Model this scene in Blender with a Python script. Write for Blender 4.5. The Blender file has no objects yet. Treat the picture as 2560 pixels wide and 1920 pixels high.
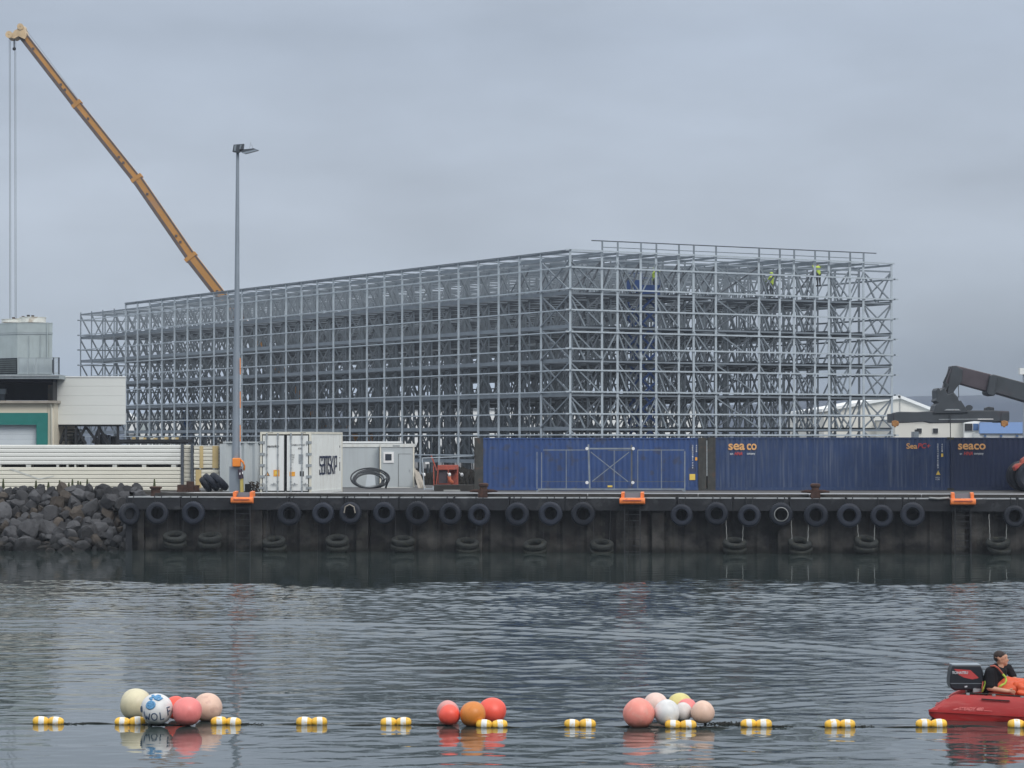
import bpy, bmesh, math, random
import numpy as np
from mathutils import Vector, Matrix, Euler
R = math.radians
rng = random.Random(7)
npr = np.random.RandomState(11)
scn = bpy.context.scene
COL = scn.collection

# ------------------------------------------------------------------ camera
F = 6570.0; EYE = 5.25; PITCH = math.atan(142.0 / F)
cd = bpy.data.cameras.new('camera'); cam = bpy.data.objects.new('camera', cd); COL.objects.link(cam)
cam.location = (0, 0, EYE); cam.rotation_euler = (R(90) + PITCH, 0, 0)
cd.sensor_width = 36; cd.lens = 36 * F / 2560; cd.clip_end = 6000; cd.clip_start = 1
scn.camera = cam

# ------------------------------------------------------------------ sky, sun, exposure
SUN_EL, SUN_AZ = R(40), R(150)          # azimuth clockwise from +Y (north)
w = bpy.data.worlds.new('World'); scn.world = w; w.use_nodes = True
nt = w.node_tree; nt.nodes.clear()
N = nt.nodes.new; LK = nt.links.new
def wmath(op, a, b=None, clamp=False):
    n = N('ShaderNodeMath'); n.operation = op; n.use_clamp = clamp
    for i, v in enumerate((a, b)):
        if v is None: continue
        if isinstance(v, (int, float)): n.inputs[i].default_value = v
        else: LK(v, n.inputs[i])
    return n.outputs[0]
sky = N('ShaderNodeTexSky'); sky.sky_type = 'NISHITA'; sky.sun_disc = False
sky.sun_elevation = SUN_EL; sky.sun_rotation = SUN_AZ; sky.air_density = 1.5; sky.dust_density = 3
bg1 = N('ShaderNodeBackground'); bg1.inputs[1].default_value = 0.06; LK(sky.outputs[0], bg1.inputs[0])
tc = N('ShaderNodeTexCoord'); sep = N('ShaderNodeSeparateXYZ'); LK(tc.outputs['Generated'], sep.inputs[0])
el = wmath('MAXIMUM', sep.outputs[2], 0.0)
mp = N('ShaderNodeMapping'); mp.inputs['Scale'].default_value = (5, 5, 16); LK(tc.outputs['Generated'], mp.inputs[0])
nz = N('ShaderNodeTexNoise'); nz.inputs['Scale'].default_value = 1.0; nz.inputs['Detail'].default_value = 5; nz.inputs['Roughness'].default_value = 0.5
LK(mp.outputs[0], nz.inputs['Vector'])
mp2 = N('ShaderNodeMapping'); mp2.inputs['Scale'].default_value = (17, 17, 46); mp2.inputs['Location'].default_value = (3, 1, 2); LK(tc.outputs['Generated'], mp2.inputs[0])
nz2 = N('ShaderNodeTexNoise'); nz2.inputs['Scale'].default_value = 1.0; nz2.inputs['Detail'].default_value = 4; nz2.inputs['Distortion'].default_value = .4; LK(mp2.outputs[0], nz2.inputs['Vector'])
cloud = wmath('ADD', wmath('ADD', wmath('MULTIPLY', nz.outputs[0], 0.60), wmath('MULTIPLY', nz2.outputs[0], 0.14)), 0.64)
cr = N('ShaderNodeValToRGB'); LK(el, cr.inputs[0])
e = cr.color_ramp.elements
e[0].position = 0; e[0].color = (0.39, 0.485, 0.62, 1)
e[1].position = 1; e[1].color = (1.55, 1.58, 1.60, 1)
for p, c in ((0.018, (0.42, 0.51, 0.63, 1)), (0.045, (0.465, 0.535, 0.625, 1)), (0.085, (0.475, 0.54, 0.635, 1)), (0.155, (0.44, 0.51, 0.62, 1)), (0.33, (0.78, 0.85, 0.94, 1)), (0.6, (1.2, 1.25, 1.3, 1))):
    q = e.new(p); q.color = c
# a darker bank of low cloud lies towards the right hand mountains
az = wmath('ADD', wmath('MULTIPLY', sep.outputs[0], 6.0), 0.0, True)
low = wmath('SUBTRACT', 1.0, wmath('DIVIDE', el, 0.075), True)
bank = wmath('SUBTRACT', 1.0, wmath('MULTIPLY', wmath('MULTIPLY', az, wmath('POWER', low, 1.2)), 0.78))
cm = N('ShaderNodeVectorMath'); cm.operation = 'SCALE'; LK(cr.outputs[0], cm.inputs[0]); LK(wmath('MULTIPLY', cloud, bank), cm.inputs['Scale'])
bg2 = N('ShaderNodeBackground'); LK(cm.outputs[0], bg2.inputs[0]); bg2.inputs[1].default_value = 1.0
mx = N('ShaderNodeMixShader'); mx.inputs[0].default_value = 0.95; LK(bg1.outputs[0], mx.inputs[1]); LK(bg2.outputs[0], mx.inputs[2])
wo = N('ShaderNodeOutputWorld'); LK(mx.outputs[0], wo.inputs[0])
sl = bpy.data.lights.new('sun', 'SUN'); sl.energy = 1.5; sl.angle = R(28); sl.color = (1, 0.96, 0.9)
so = bpy.data.objects.new('sun', sl); COL.objects.link(so)
sd = Vector((math.sin(SUN_AZ) * math.cos(SUN_EL), math.cos(SUN_AZ) * math.cos(SUN_EL), math.sin(SUN_EL)))
so.rotation_euler = sd.to_track_quat('Z', 'Y').to_euler(); so.location = (20, -20, 60)
scn.view_settings.view_transform = 'Standard'; scn.view_settings.look = 'None'
scn.view_settings.exposure = 0.0; scn.view_settings.gamma = 1; scn.view_settings.use_curve_mapping = False
scn.render.engine = 'CYCLES'
scn.cycles.use_denoising = True; scn.cycles.max_bounces = 6; scn.cycles.volume_bounces = 0
scn.cycles.transparent_max_bounces = 8; scn.cycles.caustics_reflective = False; scn.cycles.caustics_refractive = False

# ------------------------------------------------------------------ helpers
cp, sp = math.cos(PITCH), math.sin(PITCH)
def P(px, py, D):
    dx = (px - 1280) / F; dy = (960 - py) / F
    d = Vector((dx, cp - dy * sp, sp + dy * cp)); t = D / d.y
    return Vector((0, 0, EYE)) + d * t
def W(px, py, z=0.0):
    dx = (px - 1280) / F; dy = (960 - py) / F
    d = Vector((dx, cp - dy * sp, sp + dy * cp)); t = (z - EYE) / d.z
    return Vector((0, 0, EYE)) + d * t
GZ = 2.6                                  # quay surface height
def ppm(D): return F / D

class MB:
    def __init__(s): s.v = []; s.f = []; s.m = []
    def add(s, vs, fs, mi=0):
        o = len(s.v); s.v += [tuple(a) for a in vs]
        for f in fs: s.f.append([o + i for i in f]); s.m.append(mi)
        return s
    def box(s, a, b, mi=0):
        x0, y0, z0 = [min(a[i], b[i]) for i in range(3)]; x1, y1, z1 = [max(a[i], b[i]) for i in range(3)]
        return s.add([(x0,y0,z0),(x1,y0,z0),(x1,y1,z0),(x0,y1,z0),(x0,y0,z1),(x1,y0,z1),(x1,y1,z1),(x0,y1,z1)],
                     [(0,3,2,1),(4,5,6,7),(0,1,5,4),(1,2,6,5),(2,3,7,6),(3,0,4,7)], mi)
    def bar(s, p0, p1, wd, ht=None, mi=0):
        p0, p1 = Vector(p0), Vector(p1); ht = ht or wd
        M = frame(p0, p1); h = []
        L = (p1 - p0).length
        for z in (0, L):
            for a, b in ((-1,-1),(1,-1),(1,1),(-1,1)): h.append(M @ Vector((a*wd/2, b*ht/2, z)))
        return s.add(h, [(0,3,2,1),(4,5,6,7),(0,1,5,4),(1,2,6,5),(2,3,7,6),(3,0,4,7)], mi)
    def tube(s, pts, r, n=8, mi=0, cap=True):
        pts = [Vector(p) for p in pts]; rs = r if isinstance(r, (list, tuple)) else [r] * len(pts)
        o = len(s.v)
        for i, p in enumerate(pts):
            a = pts[max(i-1, 0)]; b = pts[min(i+1, len(pts)-1)]
            M = frame(a, b); M.translation = p
            for k in range(n):
                t = 2*math.pi*k/n; s.v.append(tuple(M @ Vector((rs[i]*math.cos(t), rs[i]*math.sin(t), 0))))
        for i in range(len(pts)-1):
            for k in range(n):
                s.f.append([o+i*n+k, o+i*n+(k+1)%n, o+(i+1)*n+(k+1)%n, o+(i+1)*n+k]); s.m.append(mi)
        if cap:
            s.f.append([o+k for k in range(n)][::-1]); s.f.append([o+(len(pts)-1)*n+k for k in range(n)]); s.m += [mi, mi]
        return s
    def lathe(s, prof, M=None, n=24, mi=0, mis=None):
        M = M or Matrix(); o = len(s.v)
        for r, z in prof:
            for k in range(n):
                t = 2*math.pi*k/n; s.v.append(tuple(M @ Vector((r*math.cos(t), r*math.sin(t), z))))
        for i in range(len(prof)-1):
            for k in range(n):
                s.f.append([o+i*n+k, o+i*n+(k+1)%n, o+(i+1)*n+(k+1)%n, o+(i+1)*n+k]); s.m.append(mis[i] if mis else mi)
        return s
    def prism(s, pts, depth, mi=0):
        """polygon of 3D points, thickened by the vector depth"""
        pts = [Vector(p) for p in pts]; n = len(pts); d = Vector(depth)
        nv = Vector()
        for i in range(n): nv += pts[i].cross(pts[(i+1) % n])
        if nv.dot(d) > 0: pts = pts[::-1]
        return s.add(pts + [p + d for p in pts], [list(range(n)), list(range(2*n-1, n-1, -1))] + [(i+n, (i+1)%n+n, (i+1)%n, i) for i in range(n)], mi)
    def ball(s, c, r, nu=20, nv=12, sc=(1,1,1), M=None, mi=0):
        prof = []; o = len(s.v); M = M or Matrix()
        for j in range(1, nv):
            t = math.pi*j/nv
            for k in range(nu):
                a = 2*math.pi*k/nu
                s.v.append(tuple(Vector(c) + M @ Vector((r*sc[0]*math.sin(t)*math.cos(a), r*sc[1]*math.sin(t)*math.sin(a), r*sc[2]*math.cos(t)))))
        s.v.append(tuple(Vector(c)+M @ Vector((0,0,r*sc[2])))); s.v.append(tuple(Vector(c)+M @ Vector((0,0,-r*sc[2]))))
        a, b = len(s.v)-2, len(s.v)-1
        for j in range(nv-2):
            for k in range(nu):
                s.f.append([o+j*nu+k, o+(j+1)*nu+k, o+(j+1)*nu+(k+1)%nu, o+j*nu+(k+1)%nu]); s.m.append(mi)
        for k in range(nu):
            s.f.append([a, o+k, o+(k+1)%nu]); s.f.append([b, o+(nv-2)*nu+(k+1)%nu, o+(nv-2)*nu+k]); s.m += [mi, mi]
        return s
def frame(p0, p1):
    z = (Vector(p1) - Vector(p0)).normalized()
    up = Vector((0,0,1)) if abs(z.z) < 0.99 else Vector((0,1,0))
    x = up.cross(z).normalized(); y = z.cross(x)
    M = Matrix((x, y, z)).transposed().to_4x4(); M.translation = Vector(p0); return M

def wpos(o):
    p = Vector((0,0,0))
    while o is not None: p = p + o.location; o = o.parent
    return p
def mesh_of(name, mb, mats, off=Vector((0,0,0)), smooth=False, bevel=0):
    me = bpy.data.meshes.new(name)
    me.from_pydata([(a[0]-off.x, a[1]-off.y, a[2]-off.z) for a in mb.v], [], mb.f)
    if not isinstance(mats, (list, tuple)): mats = [mats]
    for m in mats: me.materials.append(m)
    if any(mb.m): me.polygons.foreach_set('material_index', mb.m)
    if smooth:
        me.polygons.foreach_set('use_smooth', [True]*len(me.polygons))
    me.update(); me.validate()
    return me
def thing(name, label, cat, loc, group=None, mb=None, mats=None, smooth=False, kind=None, sharp=None):
    loc = Vector(loc)
    me = mesh_of(name, mb, mats, loc, smooth) if mb else None
    o = bpy.data.objects.new(name, me); COL.objects.link(o); o.location = loc
    if label: o['label'] = label
    if cat: o['category'] = cat
    if group: o['group'] = group
    if kind: o['kind'] = kind
    if smooth and sharp: sharpen(o, sharp)
    return o
def sharpen(o, ang=40):
    me = o.data; me.set_sharp_from_angle(angle=R(ang))
def structure(name, mb, mats, smooth=False, kind='structure', label=None):
    o = bpy.data.objects.new(name, mesh_of(name, mb, mats, Vector((0,0,0)), smooth)); COL.objects.link(o); o['kind'] = kind
    if label: o['label'] = label
    return o
def part(name, mb, mats, parent, smooth=False, label=None, kind=None, sharp=None):
    o = bpy.data.objects.new(name, mesh_of(name, mb, mats, wpos(parent), smooth)); COL.objects.link(o); o.parent = parent
    if label: o['label'] = label
    if kind: o['kind'] = kind
    if smooth and sharp: sharpen(o, sharp)
    return o
_unit = {}
def rod(name, p0, p1, wd, ht, m, parent, label=None):
    """one straight member as an object: shares a unit box mesh"""
    k = m.name
    if k not in _unit:
        _unit[k] = mesh_of('unit_' + k, MB().box((-.5,-.5,0), (.5,.5,1)), m)
    o = bpy.data.objects.new(name, _unit[k]); COL.objects.link(o); o.parent = parent
    p0 = Vector(p0) - wpos(parent); p1 = Vector(p1) - wpos(parent)
    M = frame(p0, p1) @ Matrix.Diagonal((wd, ht, (p1-p0).length, 1))
    o.matrix_basis = M
    if label: o['label'] = label
    return o
def copy_tree(o, loc=None, parent=None):
    c = o.copy(); COL.objects.link(c)
    if parent: c.parent = parent
    if loc is not None: c.location = loc
    for ch in list(o.children): copy_tree(ch, None, c)
    return c
def text(name, s, m, parent, origin, xd, yd, width, height, bold=0.0, shear=0.0, off=0.004, lab=None, warp=None):
    cu = bpy.data.curves.new(name, 'FONT'); cu.body = s; cu.size = 1; cu.offset = bold; cu.shear = shear
    t = bpy.data.objects.new('tmp', cu); COL.objects.link(t)
    dg = bpy.context.evaluated_depsgraph_get(); me = bpy.data.meshes.new_from_object(t.evaluated_get(dg))
    bpy.data.objects.remove(t)
    vs = [v.co.copy() for v in me.vertices]
    x0 = min(v.x for v in vs); x1 = max(v.x for v in vs); y0 = min(v.y for v in vs); y1 = max(v.y for v in vs)
    xd = Vector(xd).normalized(); yd = Vector(yd).normalized(); nd = xd.cross(yd); base = wpos(parent)
    for v, c in zip(me.vertices, vs):
        a = (c.x-x0)/(x1-x0)*width; b = (c.y-y0)/(y1-y0)*height
        v.co = (warp(a, b) if warp else Vector(origin) + xd*a + yd*b + nd*off) - base
    me.materials.clear(); me.materials.append(m)
    o = bpy.data.objects.new(name, me); COL.objects.link(o); o.parent = parent
    if lab: o['label'] = lab
    return o

# ------------------------------------------------------------------ materials
def mat(name, col, rough=0.6, metal=0.0, var=0.12, scale=2.0, bump=0.0, bscale=20, streak=None, sfac=0.5, sscale=(5,5,0.35), spec=0.5, spots=None, spfac=.5, spscale=6, zband=None, paleband=None, coat=0, trans=0, sss=0, objvar=0):
    m = bpy.data.materials.new(name); m.use_nodes = True; n = m.node_tree; b = n.nodes['Principled BSDF']
    def new(t): return n.nodes.new(t)
    geo = new('ShaderNodeNewGeometry'); nz = new('ShaderNodeTexNoise'); nz.inputs['Scale'].default_value = scale; nz.inputs['Detail'].default_value = 6
    n.links.new(geo.outputs['Position'], nz.inputs['Vector'])
    mr = new('ShaderNodeMapRange'); mr.inputs[1].default_value = .25; mr.inputs[2].default_value = .75; mr.inputs[3].default_value = 1-var; mr.inputs[4].default_value = 1+var
    n.links.new(nz.outputs[0], mr.inputs[0])
    vm = new('ShaderNodeVectorMath'); vm.operation = 'SCALE'; vm.inputs[0].default_value = col; n.links.new(mr.outputs[0], vm.inputs['Scale'])
    out = vm.outputs[0]
    if objvar:
        oi = new('ShaderNodeObjectInfo'); m2 = new('ShaderNodeMapRange'); m2.inputs[3].default_value = 1-objvar; m2.inputs[4].default_value = 1+objvar
        n.links.new(oi.outputs['Random'], m2.inputs[0]); v2 = new('ShaderNodeVectorMath'); v2.operation = 'SCALE'
        n.links.new(out, v2.inputs[0]); n.links.new(m2.outputs[0], v2.inputs['Scale']); out = v2.outputs[0]
    def mixin(col2, fac, vscale, lo, hi):
        nonlocal out
        mpn = new('ShaderNodeMapping'); mpn.inputs['Scale'].default_value = vscale; n.links.new(geo.outputs['Position'], mpn.inputs[0])
        z = new('ShaderNodeTexNoise'); z.inputs['Scale'].default_value = 1; z.inputs['Detail'].default_value = 5; n.links.new(mpn.outputs[0], z.inputs['Vector'])
        q = new('ShaderNodeMapRange'); q.inputs[1].default_value = lo; q.inputs[2].default_value = hi; q.inputs[4].default_value = fac; n.links.new(z.outputs[0], q.inputs[0])
        mm = new('ShaderNodeMix'); mm.data_type = 'RGBA'; n.links.new(q.outputs[0], mm.inputs[0]); n.links.new(out, mm.inputs[6]); mm.inputs[7].default_value = (*col2, 1); out = mm.outputs[2]
    if streak: mixin(streak, sfac, sscale, .52, .72)
    if spots: mixin(spots, spfac, (spscale,)*3, .56, .66)
    def band(out):
        z0, z1, c2, fa = zband
        sx = new('ShaderNodeSeparateXYZ'); n.links.new(geo.outputs['Position'], sx.inputs[0])
        ad = new('ShaderNodeMath'); ad.operation = 'MULTIPLY_ADD'; n.links.new(nz.outputs[0], ad.inputs[0]); ad.inputs[1].default_value = (z1-z0)*1.6; n.links.new(sx.outputs[2], ad.inputs[2])
        q = new('ShaderNodeMapRange'); q.interpolation_type = 'SMOOTHSTEP'; q.inputs[1].default_value = z0+(z1-z0)*.8; q.inputs[2].default_value = z1+(z1-z0)*.8; q.inputs[3].default_value = fa; q.inputs[4].default_value = 0
        n.links.new(ad.outputs[0], q.inputs[0])
        mm = new('ShaderNodeMix'); mm.data_type = 'RGBA'; n.links.new(q.outputs[0], mm.inputs[0]); n.links.new(out, mm.inputs[6]); mm.inputs[7].default_value = (*c2, 1); out = mm.outputs[2]
        return out
    if paleband:
        z0, z1, c2, fa = paleband
        sx = new('ShaderNodeSeparateXYZ'); n.links.new(geo.outputs['Position'], sx.inputs[0])
        mpn = new('ShaderNodeMapping'); mpn.inputs['Scale'].default_value = (.9,.9,1.1); n.links.new(geo.outputs['Position'], mpn.inputs[0])
        z = new('ShaderNodeTexNoise'); z.inputs['Scale'].default_value = 1; z.inputs['Detail'].default_value = 6; n.links.new(mpn.outputs[0], z.inputs['Vector'])
        q = new('ShaderNodeMapRange'); q.interpolation_type = 'SMOOTHSTEP'; q.inputs[1].default_value = z0; q.inputs[2].default_value = z1; q.inputs[3].default_value = 1; q.inputs[4].default_value = 0; n.links.new(sx.outputs[2], q.inputs[0])
        q2 = new('ShaderNodeMapRange'); q2.inputs[1].default_value = .40; q2.inputs[2].default_value = .66; q2.inputs[4].default_value = fa; n.links.new(z.outputs[0], q2.inputs[0])
        mu_ = new('ShaderNodeMath'); mu_.operation = 'MULTIPLY'; n.links.new(q.outputs[0], mu_.inputs[0]); n.links.new(q2.outputs[0], mu_.inputs[1])
        mm = new('ShaderNodeMix'); mm.data_type = 'RGBA'; n.links.new(mu_.outputs[0], mm.inputs[0]); n.links.new(out, mm.inputs[6]); mm.inputs[7].default_value = (*c2, 1); out = mm.outputs[2]
    if zband: out = band(out)
    n.links.new(out, b.inputs['Base Color'])
    b.inputs['Roughness'].default_value = rough; b.inputs['Metallic'].default_value = metal; b.inputs['Specular IOR Level'].default_value = spec
    b.inputs['Coat Weight'].default_value = coat
    if sss: b.inputs['Subsurface Weight'].default_value = sss; b.inputs['Subsurface Radius'].default_value = (.1,.06,.05)
    if bump:
        z = new('ShaderNodeTexNoise'); z.inputs['Scale'].default_value = bscale; z.inputs['Detail'].default_value = 6; n.links.new(geo.outputs['Position'], z.inputs['Vector'])
        bp = new('ShaderNodeBump'); bp.inputs['Strength'].default_value = 1; bp.inputs['Distance'].default_value = bump; n.links.new(z.outputs[0], bp.inputs['Height']); n.links.new(bp.outputs[0], b.inputs['Normal'])
    return m
M = {}
def mk(k, *a, **kw): M[k] = mat(k, *a, **kw); return M[k]
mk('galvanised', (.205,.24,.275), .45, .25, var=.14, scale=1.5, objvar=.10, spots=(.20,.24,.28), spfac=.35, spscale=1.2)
mk('galvanised_light', (.46,.52,.57), .4, .25, var=.10, scale=1.5)  # pale steel; on outer rack members it holds the sky light as colour
mk('galvanised_dark', (.085,.10,.12), .5, .25, var=.15, scale=1.5)  # dark steel; inside the rack it holds the shade as colour
mk('concrete', (.025,.027,.032), .8, var=.25, scale=1.2, bump=.01, streak=(.022,.022,.026), sfac=.7, spots=(.06,.062,.068), spfac=.5, spscale=2, spec=.14)
mk('wet_concrete', (.36,.37,.385), .28, var=.2, scale=.7, spots=(.10,.10,.105), spfac=.6, spscale=.5, bump=.004)
mk('coping', (.36,.38,.40), .5, var=.25, scale=2, spots=(.10,.10,.10), spfac=.7, spscale=4)
mk('tarred_timber', (.040,.038,.036), .6, var=.3, scale=3, bump=.006, spec=.14)
mk('piling', (.010,.0105,.012), .62, var=.45, scale=1.6, bump=.02, bscale=9, streak=(.030,.022,.019), sfac=.6, sscale=(1.3,1.3,.28), spots=(.02,.018,.018), spfac=.6, spscale=2.2, zband=(.0,.42,(.014,.015,.014),.92), paleband=(.6,1.6,(.075,.072,.069),.9), spec=.14)
mk('piling_light', (.015,.015,.0155), .65, var=.45, scale=2.2, bump=.02, bscale=9, streak=(.036,.028,.024), sfac=.6, sscale=(2.5,2.5,.5), spots=(.035,.035,.03), spfac=.75, spscale=3, zband=(.0,.42,(.014,.015,.014),.92), paleband=(.7,1.7,(.085,.082,.078),.95), spec=.14)
mk('tyre_rubber', (.014,.018,.029), .55, var=.3, scale=3, objvar=.3, bump=.004, spec=.3)
mk('weedy_rubber', (.027,.030,.030), .8, var=.4, scale=5, spots=(.055,.055,.042), spfac=.6, spscale=6, bump=.01, zband=(-.1,.3,(.015,.018,.014),.8), spec=.14)
mk('rusty_iron', (.060,.036,.030), .75, var=.3, scale=6, spots=(.11,.05,.03), spfac=.5, bump=.008, spec=.14)
mk('orange_rubber', (.78,.20,.045), .5, var=.15, scale=5, spots=(.50,.12,.04), spfac=.6, spscale=7, bump=.01)
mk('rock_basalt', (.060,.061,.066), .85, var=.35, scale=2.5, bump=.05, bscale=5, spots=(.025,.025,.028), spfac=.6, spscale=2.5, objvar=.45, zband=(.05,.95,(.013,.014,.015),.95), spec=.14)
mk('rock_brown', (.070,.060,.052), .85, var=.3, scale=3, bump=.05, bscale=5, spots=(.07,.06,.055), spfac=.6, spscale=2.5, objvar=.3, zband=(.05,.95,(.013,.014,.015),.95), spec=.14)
mk('earth', (.035,.033,.03), .95, var=.3, bump=.05, bscale=4, spec=.14)
mk('asphalt', (.07,.07,.072), .7, var=.25, scale=.6, spots=(.11,.11,.11), spfac=.4, spscale=.3, bump=.01)
mk('reefer_white', (.70,.72,.70), .45, var=.05, scale=1, streak=(.46,.42,.36), sfac=.45, sscale=(9,9,.8), spots=(.5,.5,.48), spfac=.25, spscale=3)
mk('door_white', (.74,.76,.75), .4, var=.04, scale=1, streak=(.55,.50,.42), sfac=.3, sscale=(12,12,1))
mk('gasket_black', (.02,.022,.024), .6)
mk('bar_steel', (.33,.36,.38), .45, .3, var=.2, scale=8, spots=(.22,.17,.13), spfac=.5, spscale=15)
mk('box_cream', (.66,.64,.55), .5, var=.06)
mk('container_blue', (.022,.060,.19), .5, var=.22, scale=.9, streak=(.075,.11,.20), sfac=.5, sscale=(7,7,.5), spots=(.045,.045,.06), spfac=.6, spscale=1.8)
mk('container_navy', (.017,.042,.120), .5, var=.15, scale=.9, streak=(.12,.145,.20), sfac=.6, sscale=(8,8,.35), spots=(.06,.08,.13), spfac=.25, spscale=2)
mk('container_dark', (.010,.023,.072), .5, var=.15, scale=.9, streak=(.03,.04,.07), sfac=.4, sscale=(8,8,.35))
mk('post_grey', (.060,.062,.060), .7, var=.3, scale=3, spots=(.10,.06,.045), spfac=.6, spscale=3, streak=(.035,.028,.026), sfac=.7, spec=.14)
mk('letter_orange', (.72,.39,.15), .6, var=.12, scale=10, spots=(.40,.26,.16), spfac=.4, spscale=9)
mk('letter_red', (.45,.05,.05), .6, var=.1)
mk('letter_pale', (.50,.53,.57), .6, var=.2, scale=12, spots=(.2,.23,.3), spfac=.6, spscale=14)
mk('letter_navy', (.012,.02,.06), .5)
mk('letter_dark', (.05,.055,.06), .6)
mk('sticker_orange', (.80,.36,.04), .5); mk('sticker_yellow', (.78,.56,.10), .5)
mk('office_grey', (.44,.48,.50), .6, var=.05, scale=.5, streak=(.35,.37,.38), sfac=.4)
mk('office_white', (.66,.68,.66), .5, var=.05, streak=(.45,.42,.36), sfac=.4)
mk('window_dark', (.03,.035,.045), .12)
mk('window_white', (.8,.8,.8), .4)
mk('panel_white', (.74,.75,.72), .5, var=.03, scale=.6, spots=(.58,.59,.55), spfac=.4, spscale=.8)
mk('panel_cream', (.70,.68,.59), .55, var=.05, scale=.8, objvar=.04)
mk('panel_joint', (.12,.12,.12), .8)
mk('tape_yellow', (.55,.42,.20), .5, var=.15)
mk('wrap_plastic', (.55,.56,.53), .25, var=.1, scale=3)
mk('cladding_cream', (.68,.62,.50), .6, var=.05, scale=.6)
mk('cladding_white', (.66,.68,.66), .55, var=.03, scale=.6)
mk('teal_paint', (.010,.165,.145), .45, var=.08)
mk('shutter_white', (.56,.61,.65), .45, var=.03)
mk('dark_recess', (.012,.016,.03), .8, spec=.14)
mk('tower_grey', (.40,.46,.47), .45, .1, var=.1, scale=1.5, streak=(.30,.34,.34), sfac=.5, sscale=(4,4,.4))
mk('tower_side', (.34,.39,.41), .45, .1, var=.12, scale=1.5, streak=(.24,.28,.3), sfac=.5, sscale=(4,4,.4))
mk('louvre_dark', (.07,.085,.09), .7, var=.3)
mk('peeling_white', (.66,.66,.62), .6, var=.1, spots=(.35,.27,.20), spfac=.7, spscale=2)
mk('dark_steel', (.030,.032,.036), .55, var=.3, scale=2, spec=.14)
mk('machine_dark', (.038,.046,.056), .5, var=.3, scale=1.2, spots=(.06,.045,.055), spfac=.5, spscale=1)
mk('machine_maroon', (.062,.050,.062), .5, var=.3, scale=1.2)
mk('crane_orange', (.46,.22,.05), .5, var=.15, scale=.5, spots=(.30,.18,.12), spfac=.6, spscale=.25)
mk('crane_shade', (.10,.075,.07), .6, var=.2)  # darker copy of the orange for the boom's shaded side, also its lugs
mk('crane_head', (.60,.44,.26), .5, var=.2, scale=1.5)
mk('twistlock_orange', (.34,.16,.05), .6, var=.4, scale=8); mk('cable', (.12,.14,.15), .5)
mk('pole_grey', (.24,.28,.33), .5, .2, var=.08, scale=1)
mk('frame_grey', (.22,.25,.28), .5, .2, var=.25, scale=3); mk('frame_dull', (.11,.12,.13), .6, .1, var=.3, scale=3); mk('lamp_dark', (.05,.06,.075), .4)
mk('hi_orange', (.85,.26,.03), .5, var=.06)
mk('hi_yellow', (.42,.56,.07), .6)
mk('tube_yellow', (.62,.50,.14), .5, var=.1)
mk('purple_dark', (.05,.03,.05), .6)
mk('hose_black', (.02,.025,.032), .45)
mk('rusty_orange', (.40,.085,.055), .6, var=.2, scale=3, spots=(.22,.07,.06), spfac=.7, spscale=3)
mk('hose_orange', (.50,.12,.05), .5)
mk('wood_grey', (.32,.29,.25), .8, var=.2)
mk('leaf', (.07,.085,.035), .8, var=.3); mk('dock_brown', (.06,.038,.022), .9, var=.3)
mk('hull_red', (.36,.020,.020), .48, var=.10, scale=2.5, spots=(.24,.03,.03), spfac=.35, spscale=3, streak=(.46,.11,.10), sfac=.45, sscale=(2.5,2.5,16))
mk('hull_seam', (.03,.01,.01), .6)
mk('cowl_black', (.014,.016,.022), .3, var=.2)
mk('cowl_top', (.22,.26,.30), .4)
mk('skin', (.50,.27,.18), .5, var=.06, scale=8, sss=.1)
mk('shirt_black', (.014,.014,.017), .85, var=.25, scale=8, spec=.14)
mk('hair_brown', (.028,.018,.016), .8, var=.3, scale=40, bump=.003, bscale=200)
mk('oilskin_orange', (.62,.085,.02), .5, var=.08)
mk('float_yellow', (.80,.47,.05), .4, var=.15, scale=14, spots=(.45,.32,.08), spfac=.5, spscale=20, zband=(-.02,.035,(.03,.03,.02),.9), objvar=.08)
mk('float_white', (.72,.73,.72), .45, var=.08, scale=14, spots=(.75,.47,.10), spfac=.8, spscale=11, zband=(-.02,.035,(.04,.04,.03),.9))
mk('rope_dark', (.03,.032,.03), .9, spec=.14)
mk('far_white', (.78,.80,.80), .6, var=.03, scale=.3); mk('far_cream', (.68,.67,.62), .6, var=.04, scale=.3)
mk('far_roof', (.30,.34,.38), .6, var=.06, scale=.3); mk('far_blue', (.045,.12,.29), .5, var=.05, scale=.3)
mk('deep_blue', (.02,.09,.26), .5); mk('lift_blue', (.02,.06,.20), .5, var=.1)
mk('hill_haze_blue', (.016,.032,.066), .95, var=.3, scale=.01)  # blue of the distant haze is put into the base colour
mk('boot', (.02,.02,.02), .7)
mk('chain_pale', (.28,.29,.29), .6, var=.2); 

# water
m = bpy.data.materials.new('harbour_water'); m.use_nodes = True; n = m.node_tree; b = n.nodes['Principled BSDF']
b.inputs['Base Color'].default_value = (.030, .043, .042, 1); b.inputs['Roughness'].default_value = .03; b.inputs['IOR'].default_value = 1.333
geo = n.nodes.new('ShaderNodeNewGeometry'); mpn = n.nodes.new('ShaderNodeMapping'); mpn.inputs['Scale'].default_value = (1, 1.5, 1); n.links.new(geo.outputs['Position'], mpn.inputs[0])
z = n.nodes.new('ShaderNodeTexNoise'); z.inputs['Scale'].default_value = 5; z.inputs['Detail'].default_value = 3; n.links.new(mpn.outputs[0], z.inputs['Vector'])
at = n.nodes.new('ShaderNodeAttribute'); at.attribute_name = 'ruffle'
mu = n.nodes.new('ShaderNodeMath'); mu.operation = 'MULTIPLY'; n.links.new(z.outputs[0], mu.inputs[0]); n.links.new(at.outputs['Fac'], mu.inputs[1])
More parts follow.
